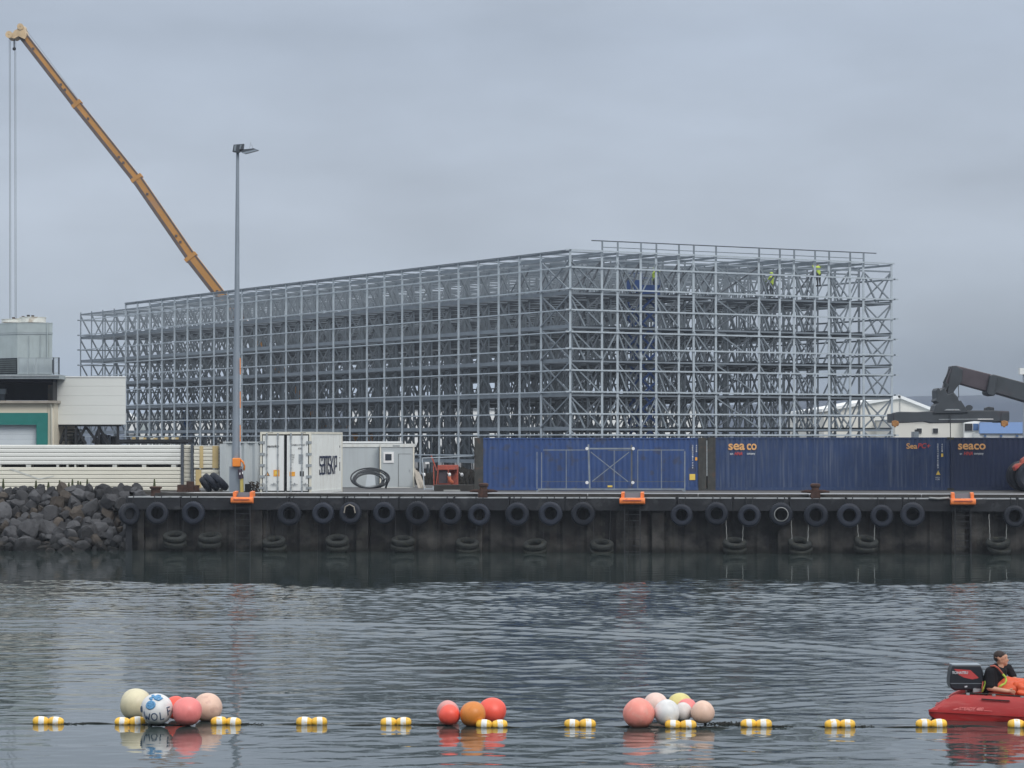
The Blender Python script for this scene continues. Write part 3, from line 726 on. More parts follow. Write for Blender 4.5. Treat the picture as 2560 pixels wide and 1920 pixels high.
lift(1585, 191.5, 722, 1200, 'raised blue scissor lift deeper in the rack beside the first one', 34)

# ------------------------------------------------------------------ mobile crane behind the rack
D_ = 265.0
t = thing('mobile_crane', 'tall orange telescopic mobile crane boom rising to the left behind the rack', 'crane', P(835, 1199, D_))
def bpt(px, py, d=0): return P(px, py, D_+d)
segs = [((822,1085),(475,640),29),((490,660),(340,443),26.5),((350,458),(190,258),23.5),((200,272),(56,86),21)]
for n_, (a, b_, wpx) in enumerate(segs):
    mb = MB(); pa, pb = bpt(*a), bpt(*b_); mb.bar(pa, pb, wpx/ppm(D_)*.95, wpx/ppm(D_)*.95, 0)
    o = part('boom_section', mb, [M['crane_orange']], t); bm = o.modifiers.new('b', 'BEVEL'); bm.width = .16; bm.segments = 2
    up = Vector((.79, 0, .62)); hw = wpx/ppm(D_)*.5
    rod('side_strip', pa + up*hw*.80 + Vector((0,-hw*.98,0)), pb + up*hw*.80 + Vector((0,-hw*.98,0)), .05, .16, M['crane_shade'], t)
    rod('belly_shade', pa - up*hw*.70 + Vector((0,-hw*.98,0)), pb - up*hw*.70 + Vector((0,-hw*.98,0)), .05, .34, M['crane_shade'], t)  # shade on the boom's lower side, painted as a dark strip
    if n_ < 3:
        dr = (pb-pa).normalized(); mb = MB(); mb.bar(pb-dr*.35, pb+dr*.05, wpx/ppm(D_)*1.08, wpx/ppm(D_)*1.14); part('collar', mb, M['crane_orange'], t)
    for q in (.25, .32, .8):
        c = pa.lerp(pb, q) + Vector((0, -hw, 0)); mb = MB(); mb.box(c-Vector((.12,.03,.12)), c+Vector((.12,.0,.12))); part('lug', mb, M['crane_shade'], t)
mb = MB(); hp = [(22,86),(24,94),(36,96),(46,90),(62,98),(66,88),(62,76),(60,68),(50,63),(42,73),(36,76),(32,82)]
mb.prism([bpt(x, y, -.9) for x, y in hp], (0, 1.8, 0)); part('head_frame', mb, M['crane_head'], t)
for x, y, r in ((27,90,.36),(55,70,.32)):
    c = bpt(x, y); mb = MB(); Mx = Matrix.Translation(c) @ Matrix.Rotation(R(90), 4, 'X'); mb.lathe([(.05,-1),(r,-1),(r*.85,0),(r,1),(.05,1)], Mx, 20); part('sheave', mb, M['crane_head'], t, True, sharp=40)
for x in (23, 26, 36.5, 39.5):
    rod('hoist_rope', bpt(x, 96), bpt(x+1.5, 1000), .035, .035, M['cable'], t)
rod('pilot_line', bpt(35, 96), bpt(35.5, 122), .10, .10, M['dark_steel'], t)
mb = MB(); mb.ball(bpt(35.5, 122), .18, 10, 8); part('line_weight', mb, M['dark_steel'], t, True)
rod('boom_rope', bpt(62, 70), bpt(505, 660), .03, .03, M['cable'], t)
mb = MB(); c = P(835, 1199, D_); mb.box((c.x-7, c.y-1.4, GZ+.9), (c.x+5, c.y+1.4, GZ+2.0)); part('carrier', mb, M['crane_orange'], t)
mb = MB(); mb.box((c.x-1.5, c.y-1.3, GZ+2.0), (c.x+4.5, c.y+1.3, GZ+4.2)); part('superstructure', mb, M['crane_orange'], t)
mb = MB(); mb.box((c.x-3.2, c.y-1.3, GZ+2.0), (c.x-1.6, c.y-.2, GZ+4.0)); part('cab', mb, M['window_dark'], t)
for k in range(5):
    mb = MB(); Mx = Matrix.Translation((c.x-6+k*2.3, c.y-1.2, GZ+.7)) @ Matrix.Rotation(R(90), 4, 'X'); mb.lathe([(.001,-.25),(.7,-.25),(.7,.25),(.001,.25)], Mx, 18); part('wheel', mb, M['tyre_rubber'], t)
mb = MB(); c2 = bpt(760, 1005); mb.bar(Vector((c.x-1.0, c.y, GZ+3)), bpt(650, 855), .5, .5); part('lift_ram', mb, M['galvanised_light'], t)

# ------------------------------------------------------------------ lamp post on the quay
D_ = 133.5; base = P(590, 1232, D_); base.z = GZ
t = thing('lamp_post', 'tall tapered grey lamp post on a square base with two floodlights', 'lamp post', base)
mb = MB(); mb.box((base.x-.31, base.y-.3, GZ), (base.x+.28, base.y+.3, P(0,1166,D_).z)); b_ = part('base_box', mb, M['pole_grey'], t)
zt = P(0, 372, D_).z; zm = P(0, 880, D_).z
top = Vector((base.x+.045, base.y, zt))
mb = MB(); mb.tube([Vector((base.x, base.y, GZ+1)), Vector((base.x+.02, base.y, zm))], [.205,.180], 20); mb.tube([Vector((base.x+.02, base.y, zm)), top], [.150,.075], 20); part('shaft', mb, M['pole_grey'], t, True, sharp=40)
def flood(cx, cy, pts, lab, dv):
    mb = MB(); mb.prism([P(x, y, D_-.35) for x, y in pts], (0, dv, 0)); return part('floodlight', mb, M['lamp_dark'], t, label=lab)
o = flood(0, 0, [(581,379),(584,361.5),(610,359.5),(608,374),(596,381)], 'upright floodlight facing left', .3)
mb = MB(); mb.prism([P(x, y, D_-.38) for x, y in [(586,363),(591,362.5),(589,377),(584.5,377)]], (0,.03,0)); part('lens_strip', mb, M['galvanised'], o)
mb = MB(); mb.prism([P(x, y, D_-.38) for x, y in [(600,362),(604,361.5),(602,372),(598,373)]], (0,.03,0)); part('lens_strip', mb, M['galvanised'], o)
o = flood(0, 0, [(597,374),(622,372),(634,370.5),(646,375),(613,384),(603,380)], 'flat floodlight tilted out to the right', .35)
mb = MB(); mb.prism([P(x, y, D_-.36) for x, y in [(604,381),(613,384.5),(646,375.5),(640,373)]], (0,.01,0)); part('lens_strip', mb, M['pole_grey'], o)
rod('bracket', P(590,377,D_), P(606,377,D_), .08, .12, M['pole_grey'], t)
for x0, x1, y1 in ((624,627,355),(632,629,361)): rod('bird_spike', P(x0 if x0 < 630 else 632, 371, D_), P(x1, y1, D_), .012, .012, M['cable'], t)
# life-saving gear strapped on the post
g_ = thing('lifebuoy_case', 'orange life-saving case strapped round the lamp post', 'case', P(592, 1156, D_-.4))
mb = MB(); mb.box(P(580.5,1167,D_-.55), P(603,1145,D_-.1)); o = part('case', mb, M['hi_orange'], g_); bm = o.modifiers.new('b', 'BEVEL'); bm.width = .05; bm.segments = 2
mb = MB(); mb.tube([P(602,1150,D_-.4), P(608,1156,D_-.4), P(611,1166,D_-.4), P(610,1176,D_-.4)], .05, 8); part('strap', mb, M['hi_orange'], g_, True)
o = thing('reflective_pole', 'slim orange and white pole standing along the right side of the lamp post', 'pole', P(601,1146,D_-.25))
for k in range(6): rod('band', P(600.6, 895+k*42, D_-.25), P(600.8, 895+(k+1)*42-1, D_-.25), .038, .038, M['hi_orange' if k % 2 == 0 else 'letter_pale'], o)
mb = MB(); mb.tube([P(605,1231,D_-.5), P(604,1196,D_-.5)], [.10,.085], 12); o = thing('yellow_tube', 'short yellow plastic tube standing beside the lamp post base', 'tube', P(605,1231,D_-.5), mb=mb, mats=M['tube_yellow'], smooth=True, sharp=40)
mb = MB(); mb.tube([P(603,1197,D_-.5), P(600,1173,D_-.5)], [.13,.12], 10); mb2 = mb; o = thing('bagged_gear', 'dark purple bag with white patches stuffed above the yellow tube', 'bag', P(602,1190,D_-.5), mb=mb, mats=M['purple_dark'], smooth=True, sharp=40)
for x, y in ((600,1184),(606.5,1182)):
    mb = MB(); mb.box(P(x-1.6,y+3,D_-.66), P(x+1.4,y-2.5,D_-.62)); part('white_patch', mb, M['window_white'], o)

# ------------------------------------------------------------------ white refrigerated container, door end towards us
Dn = 130.6; A = P(777, 1234.5, Dn); A.z = GZ; th = R(11.5)
ax = Vector((math.sin(th), math.cos(th), 0)); lf = Vector((-math.cos(th), math.sin(th), 0))       # along the box, to its left
Wd, Ln, Ht = 2.62, 6.0, P(0,1079.5,Dn).z - GZ
def C_(l, a, z): return A + lf*l + ax*a + Vector((0,0,z))
t = thing('reefer_container', 'white refrigerated shipping container with its double doors facing the water', 'container', C_(Wd/2, Ln/2, 0))
mb = MB()
def cbox(mb, l0, l1, a0, a1, z0, z1, mi=0): return mb.prism([C_(l0,a0,z0), C_(l1,a0,z0), C_(l1,a0,z1), C_(l0,a0,z1)], ax*(a1-a0), mi)
# body: side walls with fine flutes
zs0, zs1 = .16, Ht-.1
pts = []; a = .12; fl = 0
while a < Ln-.1:
    pts.append((a, .0 if fl % 2 == 0 else .012)); pts.append((a+.05, .0 if fl % 2 == 0 else .012)); a += .07; fl += 1
for side in (0, 1):
    mb = MB()
    for (a0, d0), (a1, d1) in zip(pts[:-1], pts[1:]):
        l0, l1 = (d0+.02, d1+.02) if side == 0 else (Wd-.02-d0, Wd-.02-d1)
        mb.add([C_(l0,a0,zs0), C_(l1,a1,zs0), C_(l1,a1,zs1), C_(l0,a0,zs1)], [(0,1,2,3)])
    part('side_wall', mb, M['reefer_white'], t)
mb = MB(); cbox(mb, .03, Wd-.03, .1, Ln-.05, Ht-.06, Ht-.02); part('roof', mb, M['reefer_white'], t)
mb = MB(); cbox(mb, .03, Wd-.03, Ln-.06, Ln, .1, Ht-.05); part('end_wall', mb, M['reefer_white'], t)
mb = MB(); cbox(mb, .03, Wd-.03, .1, Ln-.05, .1, .16); part('floor', mb, M['reefer_white'], t)
for l in (0, Wd-.09):
    mb = MB(); cbox(mb, l, l+.09, 0, .12, .0, Ht); part('corner_post', mb, M['box_cream'], t)
    mb = MB(); cbox(mb, l, l+.09, Ln-.12, Ln, .0, Ht); part('corner_post', mb, M['box_cream'], t)
    mb = MB(); cbox(mb, l, l+.09, .12, Ln-.12, .02, .17); part('bottom_rail', mb, M['reefer_white'], t)
    mb = MB(); cbox(mb, l, l+.09, .12, Ln-.12, Ht-.11, Ht); part('top_rail', mb, M['box_cream'], t)
mb = MB(); cbox(mb, .09, Wd-.09, 0, .12, Ht-.12, Ht); part('header', mb, M['box_cream'], t)
mb = MB(); cbox(mb, .09, Wd-.09, 0, .12, .0, .10); part('sill', mb, M['reefer_white'], t)
for l0, l1 in ((.09, Wd/2-.03), (Wd/2+.03, Wd-.09)):
    mb = MB(); cbox(mb, l0+.002, l1-.002, .04, .1, .105, Ht-.125); part('door_gasket', mb, M['gasket_black'], t)
    mb = MB(); cbox(mb, l0+.06, l1-.045, .015, .06, .165, Ht-.185); d = part('door', mb, M['door_white'], t)
    for f in (.30, .78):
        l = l0+(l1-l0)*f
        mb = MB(); mb.tube([C_(l,-.03,.06), C_(l,-.03,Ht-.06)], .026, 8)
        for z in (.62, 1.30, 1.95): mb.tube([C_(l,-.03,z-.03), C_(l,-.03,z+.03)], .045, 8)
        for z in (.06, Ht-.38): mb.tube([C_(l,-.03,z), C_(l,-.03,z+.30)], .045, 8)
        part('lock_rod', mb, M['bar_steel'], d, True, sharp=40)
        sg = 1 if l < Wd/2 else 1
        mb = MB(); mb.tube([C_(l,-.05,.44), C_(l+.09*(1 if l > Wd/2 else -1)*1,-.06,.50), C_(l+.36*(1 if l > Wd/2 else -1),-.05,.49)], .018, 6); mb.tube([C_(l+.19*(1 if l > Wd/2 else -1),-.06,.45), C_(l+.19*(1 if l > Wd/2 else -1),-.06,.56)], .03, 6); part('handle', mb, M['bar_steel'], d)
for l in (.07, Wd-.07):
    for z in (.24, .80, 1.36, 1.92, 2.50):
        mb = MB(); cbox(mb, l-.11 if l < 1 else l-.17, l+.17 if l < 1 else l+.11, -.03, .02, z, z+.13); part('hinge', mb, M['bar_steel'], t)
# the writing on the doors and the side
rt = -lf; upv = Vector((0,0,1))
GL_ = {'s': [[(1,.8),(1,1),(0,1),(0,.56),(1,.46),(1,0),(0,0),(0,.2)]], 'a': [[(0,.8),(0,1),(1,1),(1,0)],[(1,.52),(0,.52),(0,0),(1,0)]], 'm': [[(0,0),(0,1),(1,1),(1,0)],[(.5,1),(.5,0)]],
       'k': [[(0,0),(0,1)],[(1,1),(.15,.5),(1,0)]], 'i': [[(.5,0),(.5,1)]], 'p': [[(0,0),(0,1),(1,1),(1,.42),(0,.42)]]}
x_ = 1.66
for ch, cw in zip('samskip', (.32,.34,.50,.32,.36,.04,.34)):
    mb = MB()
    for st in GL_[ch]:
        for (u0, v0), (u1, v1) in zip(st[:-1], st[1:]):
            p_, q_ = C_(-.004, x_+u0*cw, 1.0+v0*.84), C_(-.004, x_+u1*cw, 1.0+v1*.84); dd = (q_-p_).normalized()*.036
            mb.bar(p_-dd, q_+dd, .016, .092)
    part('letter', mb, M['letter_navy'], t); x_ += cw+.165
text('door_lettering', 'samskip', M['letter_dark'], t, C_(Wd-.36, .0, 2.28), rt, upv, .62, .17, bold=.02, shear=.3, off=.012)
text('door_number', 'SAMU 591037 3', M['letter_dark'], t, C_(.98, .0, 2.40), rt, upv, .78, .09, bold=.01, off=.012)
text('door_code', '45R1', M['letter_dark'], t, C_(.66, .0, 2.22), rt, upv, .22, .09, bold=.01, off=.012)
text('weight_lines', 'MGW\nTARE\nNET\nCU.', M['letter_dark'], t, C_(.98, .0, 1.56), rt, upv, .15, .42, bold=.0, off=.012)
mb = MB(); cbox(mb, .40, .63, -.001, .014, 1.50, 1.98); part('data_plate', mb, M['bar_steel'], t)
mb = MB(); cbox(mb, 1.62, 1.93, .0, .014, .88, 1.20); part('warning_sticker', mb, M['sticker_orange'], t)
mb = MB(); cbox(mb, 1.68, 1.87, -.004, .012, .97, 1.13); part('warning_sticker', mb, M['sticker_yellow'], t)
mb = MB(); cbox(mb, .82, 1.10, .0, .014, .89, 1.11); part('warning_sticker', mb, M['sticker_orange'], t)
mb = MB(); cbox(mb, .36, .57, .0, .014, .89, 1.14); part('data_plate', mb, M['letter_dark'], t)
mb = MB(); mb.prism([C_(2.38,.0,.90), C_(2.12,.0,.90), C_(2.25,.0,1.14)], ax*.014); part('warning_triangle', mb, M['letter_dark'], t)
mb = MB(); mb.prism([C_(2.335,-.006,.925), C_(2.165,-.006,.925), C_(2.25,-.006,1.08)], ax*.008); part('warning_triangle', mb, M['sticker_orange'], t)
for l in (.25, 1.95):
    mb = MB()
    for k in range(5): mb.prism([C_(l+.06*k, -.002, Ht-.07), C_(l+.06*k+.035, -.002, Ht-.07), C_(l+.06*k+.045, -.002, Ht-.03), C_(l+.06*k+.01, -.002, Ht-.03)], ax*.004)
    part('height_marks', mb, M['gasket_black'], t)
mb = MB()
for z, h in ((2.3,.10),(1.75,.05),(1.1,.45)): cbox(mb, .0, .02, 5.45, 5.52, z, z+h)
part('side_marks', mb, M['post_grey'], t)

# ------------------------------------------------------------------ corrugated containers in a row
def corrugated(x0, x1, D, ytop, lab, m, pl, pr, dep=2.44, base=1226, pitch=.278, amp=.036, name='shipping_container', ext=None, group='blue shipping containers in a row'):
    a = P(x0, base, D); b_ = P(x1, base, D); zt = P(x0, ytop, D).z; zb = GZ
    if ext: b_.x = a.x + ext
    t = thing(name, lab, 'container', ((a.x+b_.x)/2, D+dep/2, GZ), group)
    pw0, pw1 = pl/ppm(D), pr/ppm(D)
    def wall(yy, sg):
        mb = MB(); x = a.x+pw0; k = 0; prof = []
        while x < b_.x-pw1:
            for fx, d in ((0, 0), (.25, 0), (.5, 1), (.75, 1)): prof.append((min(x+fx*pitch, b_.x-pw1), d*amp))
            x += pitch
        prof.append((b_.x-pw1, 0))
        for (p_, d0), (q_, d1) in zip(prof[:-1], prof[1:]): mb.add([(p_,yy+sg*(d0+.02),zb+.16),(q_,yy+sg*(d1+.02),zb+.16),(q_,yy+sg*(d1+.02),zt-.06),(p_,yy+sg*(d0+.02),zt-.06)], [(0,1,2,3)])
        return mb
    part('side_wall', wall(D, 1), M[m], t); part('rear_wall', wall(D+dep, -1), M[m], t)
    for nm, (u0, u1, h0, h1, y0, y1), mm in (('corner_post', (a.x, a.x+pw0, 0, zt-zb, D-.01, D+.16), 'post_grey' if pl > 10 else m), ('corner_post', (b_.x-pw1, b_.x, 0, zt-zb, D-.01, D+.16), 'post_grey' if pr > 10 else m),
        ('corner_post', (a.x, a.x+.16, 0, zt-zb, D+dep-.16, D+dep), m), ('corner_post', (b_.x-.16, b_.x, 0, zt-zb, D+dep-.16, D+dep), m),
        ('bottom_rail', (a.x+pw0, b_.x-pw1, .0, .16, D, D+.10), m), ('top_rail', (a.x+pw0, b_.x-pw1, zt-zb-.07, zt-zb, D, D+.08), m), ('top_rail', (a.x+.16, b_.x-.16, zt-zb-.07, zt-zb, D+dep-.08, D+dep), m),
        ('roof', (a.x+.02, b_.x-.02, zt-zb-.05, zt-zb-.02, D+.1, D+dep-.1), m), ('end_wall', (a.x+.02, a.x+.06, .1, zt-zb-.06, D+.16, D+dep-.16), 'post_grey'), ('end_wall', (b_.x-.06, b_.x-.02, .1, zt-zb-.06, D+.16, D+dep-.16), 'post_grey')):
        mb = MB(); mb.box((u0, y0, zb+h0), (u1, y1, zb+h1)); part(nm, mb, M[mm], t)
    for xx in (a.x-.01, b_.x-.17):
        for zz in (zb-.0, zt-.12+.01): mb = MB(); mb.box((xx, D-.02, zz), (xx+.18, D+.17, zz+.12)); part('corner_casting', mb, M['post_grey'], t)
    return t
DC = 141.0; k_ = ppm(DC)
c1 = corrugated(1186, 1766, DC, 1094.5, 'bright blue corrugated shipping container behind the cross-braced frame', 'container_blue', 22, 20)
c2 = corrugated(1769, 2376, DC, 1093.5, 'navy shipping container with orange lettering at its left end, middle of the row', 'container_navy', 20, 3)
c3 = corrugated(2377.5, 2900, DC-.15, 1094, 'darkest navy shipping container at the right end of the row, behind the wheel', 'container_dark', 3, 3, ext=12.2)
X_ = Vector((1,0,0)); Z_ = Vector((0,0,1))
def ltext(nm, s, m_, par, x0, x1, y0, y1, D, **k):
    o = P(x0, y1, D); w_ = (x1-x0)/ppm(D); h_ = (y1-y0)/ppm(D); return text(nm, s, M[m_], par, o, X_, Z_, w_, h_, off=.01, **k)
DL = DC-.012
ltext('lettering', 'sea', 'letter_orange', c2, 1821, 1862, 1109, 1125, DL, bold=.022)
ltext('lettering', 'co', 'letter_orange', c2, 1867, 1891.5, 1109, 1125, DL, bold=.022)
ltext('small_lettering', 'an', 'letter_pale', c2, 1825, 1833, 1133, 1137, DL, bold=.03)
ltext('small_lettering', 'HNA', 'letter_red', c2, 1836, 1856, 1130, 1138, DL, bold=.03, shear=.3)
ltext('small_lettering', 'company', 'letter_pale', c2, 1867, 1888, 1132.5, 1138, DL, bold=.03)
ltext('lettering', 'Sea', 'letter_orange', c2, 2266, 2293, 1108, 1122, DL, bold=.02)
ltext('lettering', 'PC+', 'letter_red', c2, 2294, 2326, 1108, 1121, DL, bold=.02, shear=.2)
ltext('lettering', 'seaco', 'letter_orange', c3, 2395, 2464, 1109, 1124, DL-.15, bold=.022)
ltext('small_lettering', 'an', 'letter_pale', c3, 2399, 2405, 1133, 1136.5, DL-.15, bold=.03)
ltext('small_lettering', 'HNA', 'letter_red', c3, 2409, 2432, 1129, 1138, DL-.15, bold=.03, shear=.3)
ltext('small_lettering', 'company', 'letter_pale', c3, 2435, 2459, 1132.5, 1138, DL-.15, bold=.03)
def vtext(nm, s, par, px, y0, y1, wpx, D):
    # characters stacked one above the other as on container sides
    for k, ch in enumerate(s):
        hh = (y1-y0)/len(s)
        if ch == ' ': continue
        ltext(nm, ch, 'letter_pale', par, px, px+wpx, y0+k*hh, y0+k*hh+hh*.8, D, bold=.03)
vtext('stacked_number', 'SEGU4806213', c2, 2343, 1109, 1172, 3.2, DL)
vtext('stacked_number', '45G1', c2, 2353.5, 1109, 1131, 3.2, DL)
vtext('stacked_number', 'GESU5129746', c1, 1730, 1112, 1172, 3.2, DL)
vtext('stacked_number', '45G1', c1, 1739.5, 1112, 1131, 3.2, DL)
def plate(px0, px1, y0, y1, m_, par, nm='plate', D=DL): mb = MB(); mb.box(P(px0, y1, D), P(px1, y0, D)+Vector((0,.015,0))); part(nm, mb, M[m_], par)
plate(2353, 2358, 1134, 1142, 'sticker_yellow', c2); plate(1738, 1743, 1143, 1151, 'sticker_orange', c1); plate(1724, 1738, 1185, 1200, 'sticker_yellow', c1); plate(1519, 1531, 1213.5, 1218, 'sticker_yellow', c1)
mb = MB(); mb.prism([P(2340,1187,DL), P(2351,1187,DL), P(2345.5,1176,DL)], (0,.012,0)); part('warning_triangle', mb, M['sticker_yellow'], c2)
ltext('small_lettering', 'HIGH\nCUBE', 'letter_pale', c2, 2338, 2350, 1192, 1200, DL, bold=.02)
plate(1766.2, 1768.4, 1101, 1190, 'bar_steel', c1, 'worn_stripe', D=DC-.03)

# braced steel frame leaning in front of the first container
D_ = 137.2; t = thing('braced_steel_frame', 'long low galvanised steel frame with a crossed centre panel in front of the blue container', 'steel frame', P(1526, 1230, D_))
def fr(nm, x0, y0, x1, y1, wd, m_='frame_grey', d=0):
    if m_.startswith('galvanised'): m_ = {'galvanised_light':'frame_grey','galvanised':'frame_grey','galvanised_dark':'frame_dull'}[m_]
    wd *= .82
    rod(nm, P(x0,y0,D_+d), P(x1,y1,D_+d), wd/ppm(D_), wd/ppm(D_), M[m_], t)
fr('bottom_rail', 1345, 1223, 1710, 1223, 4.2); fr('top_rail', 1358, 1125, 1468, 1125, 2.4); fr('top_rail', 1594, 1125, 1711, 1125, 2.4); fr('top_rail', 1470, 1121.5, 1584, 1121.5, 4.5); fr('top_rail', 1520, 1126, 1584, 1126, 2.0, 'galvanised_dark')
for x, y0 in ((1342.5,1130),(1354,1131),(1415.5,1126),(1535.5,1126),(1594.5,1125),(1653.5,1126)): fr('post', x, y0, x, 1223, 2.1 if x > 1400 else 2.6, 'galvanised' if x > 1400 else 'galvanised_light')
fr('post', 1712, 1128, 1712, 1228, 3.2); fr('post', 1471, 1111, 1474.5, 1223, 5.0, 'galvanised'); fr('post', 1579, 1112, 1579, 1215, 4.6, 'galvanised_dark'); 
fr('cross_brace', 1477, 1130, 1570, 1204, 2.6); fr('cross_brace', 1573, 1130, 1480, 1204, 2.6, d=.08)
fr('mid_rail', 1356, 1204, 1470, 1204, 1.6, 'galvanised_dark'); fr('mid_rail', 1480, 1204, 1710, 1204, 1.6, 'galvanised_dark')
fr('foot', 1341, 1229.5, 1350, 1223, 4.5); fr('foot', 1713, 1229.5, 1704, 1223, 4.5)
for x, y in ((1467.5,1121.5),(1583,1121.5),(1467.5,1206.5),(1582,1206.5)):
    c = P(x, y, D_-.12); mb = MB(); Mx = Matrix.Translation(c) @ Matrix.Rotation(R(90), 4, 'X'); mb.lathe([(.02,-.01),(.035,-.03),(.075,-.03),(.085,.0),(.08,.05),(.001,.05)], Mx, 18); part('roller_disc', mb, M['window_white'], t, True, sharp=30)

# ------------------------------------------------------------------ site offices, hose, barrier
D_ = 149.0
def pbox(mb, x0, y0, x1, y1, D, dep, mi=0):
    a = P(x0, y1, D); b_ = P(x1, y0, D); return mb.box((a.x, D, a.z), (b_.x, D+dep, b_.z), mi)
def gz_of(D): return 1102 + (EYE-GZ)*F/D
t = thing('site_office', 'pale grey site cabin without windows behind the hose', 'cabin', P(900, gz_of(D_+1), D_+1), 'site cabins behind the quay')
mb = MB(); pbox(mb, 845, 1118, 947, gz_of(D_+.6)-3, D_+.6, 2.4); part('wall', mb, M['office_grey'], t)
mb = MB(); pbox(mb, 843, 1110, 948.5, 1117.5, D_+.55, 2.5); part('roof_edge', mb, M['office_white'], t)
mb = MB(); pbox(mb, 843, gz_of(D_+.6)-3.2, 948.5, gz_of(D_+.6), D_+.58, 2.4); part('floor_frame', mb, M['office_grey'], t)
t = thing('site_office', 'pale grey site cabin with a small square window and a door', 'cabin', P(990, gz_of(D_), D_), 'site cabins behind the quay')
mb = MB(); pbox(mb, 953, 1118, 1032, 1217.5, D_, 2.4); part('wall', mb, M['office_grey'], t)
mb = MB(); pbox(mb, 949, 1109.5, 1036, 1117.5, D_-.05, 2.5); part('roof_edge', mb, M['office_white'], t)
for x in (949.2, 1032.2): mb = MB(); pbox(mb, x, 1117.7, x+3.6, 1218, D_-.03, .2); part('corner_post', mb, M['panel_cream'], t)
mb = MB(); pbox(mb, 953, 1217.6, 1032, 1221, D_-.03, 2.4); part('floor_frame', mb, M['office_white'], t)
mb = MB(); pbox(mb, 982, 1113, 1000, 1115.5, D_-.07, .05); part('vent', mb, M['bar_steel'], t)
wf = MB(); pbox(wf, 958.5, 1130, 984.5, 1157, D_-.05, .06); o = part('window', wf, M['window_white'], t)
mb = MB(); pbox(mb, 963, 1135, 979, 1151, D_-.065, .05); part('pane', mb, M['window_dark'], o)
mb = MB(); pbox(mb, 996.5, 1135, 1027, 1216.5, D_-.025, .03); o = part('door', mb, M['office_grey'], t)
for q in ((996, 1134.5, 1028, 1135.3), (996, 1135.3, 996.8, 1216.5)): mb = MB(); pbox(mb, *q, D_-.03, .03); part('door_seam', mb, M['post_grey'], t)
mb = MB(); pbox(mb, 1023.5, 1174, 1025, 1178, D_-.08, .05); part('handle', mb, M['bar_steel'], o)
t = thing('site_office', 'white flat-roofed cabin showing only its top edge behind the other two', 'cabin', P(930, gz_of(154), 154), 'site cabins behind the quay')
mb = MB(); pbox(mb, 855, 1108, 1000, gz_of(154), 154, 2.4); part('wall', mb, M['office_white'], t); mb = MB(); pbox(mb, 853, 1103.5, 1002, 1108, 153.9, 2.5); part('roof_edge', mb, M['far_white'], t)
# hose coil
D_ = 144.5; c = P(922, 1202, D_); k_ = ppm(D_); mb = MB()
for q in range(6):
    rr = (.62+.05*q); cx = [0,.05,-.03,.10,.16,.02][q]; pts = []
    for k in range(41):
        a_ = 2*math.pi*k/40; pts.append(c + Vector((cx + rr*1.18*math.cos(a_), .35*math.sin(a_)+.06*q, max(-.42, (rr*.62)*math.sin(a_)+.03*q - .0))))
    mb.tube(pts, .045, 6, cap=False)
mb.tube([c+Vector((.75,0,.0)), c+Vector((.95,0,.12)), c+Vector((1.02,0,-.1)), c+Vector((.92,0,-.42))], .06, 6)
thing('hose_coil', 'loose coil of black hose leaning against the site cabins', 'hose', P(922, 1221, D_), mb=mb, mats=M['hose_black'], smooth=True)
mb = MB(); a = P(923, 1217, 148.6); mb.prism([P(913,1217,148.5), P(919,1181,148.5), P(936,1182,148.5), P(939,1212,148.5)], (0,.08,0)); thing('white_board', 'pale board leaning on the cabin wall seen through the hose coil', 'board', a, mb=mb, mats=M['shutter_white'])
# planks
for i, (x0, x1) in enumerate(((1036,1053),(1040,1057),(1045,1060),(1038,1048),(1049,1062))):
    mb = MB(); mb.bar(P(x0, 1172+i*4, 149.5-.1*i), P(x1, 1221, 147.5-.1*i), .12, .04)
    thing('leaning_plank', ['leftmost', 'second', 'middle', 'short', 'rightmost'][i] + ' grey plank leaning right of the site cabins', 'plank', P(x1, 1221, 147.5), 'planks leaning by the cabins', mb=mb, mats=M['wood_grey'])
# mesh barrier
D_ = 142.8; t = thing('mesh_barrier', 'tilted grey tubular barrier panel between the cabins and the blue container', 'barrier', P(1120, 1222, D_))
for q in ((1056,1145,1061,1228),(1056,1145,1185,1140),(1180,1120,1185,1140),(1061,1222,1083,1222),(1083,1216,1083,1226)): rod('tube', P(q[0],q[1],D_), P(q[2],q[3],D_), .05, .05, M['galvanised_light'], t)
mb = MB(); pbox(mb, 1063, 1155, 1073, 1160, D_-.03, .03); part('tag', mb, M['window_white'], t)
# orange machine
D_ = 146.5; t = thing('orange_machine', 'faded orange open-fronted machine housing behind the low dark block', 'machine', P(1115, 1214, D_))
mb = MB(); pbox(mb, 1094, 1163, 1145, 1174, D_, 1.5); part('hood', mb, M['rusty_orange'], t)
mb = MB(); pbox(mb, 1094, 1174, 1145, 1214, D_+1.0, .06); part('back_panel', mb, M['rusty_orange'], t)
mb = MB(); pbox(mb, 1097, 1176, 1119, 1208, D_+.2, .06); part('side_panel', mb, M['machine_maroon'], t)
for x in (1119.5, 1143): mb = MB(); pbox(mb, x, 1174, x+2.6, 1214, D_, .12); part('leg', mb, M['rusty_orange'], t)
for q in ((1078,1139,1092,1176,3.2),(1084,1164,1085,1214,2.5),(1096,1170,1090,1214,2.2)): rod('arm', P(q[0],q[1],D_-.2), P(q[2],q[3],D_-.2), q[4]/45, q[4]/45, M['rusty_orange'], t)
mb = MB(); mb.tube([P(1123,1190,D_-.1), P(1124,1200,D_-.1), P(1130,1205,D_-.1), P(1129,1212,D_-.1)], .11, 10); part('hose', mb, M['hose_orange'], t, True)
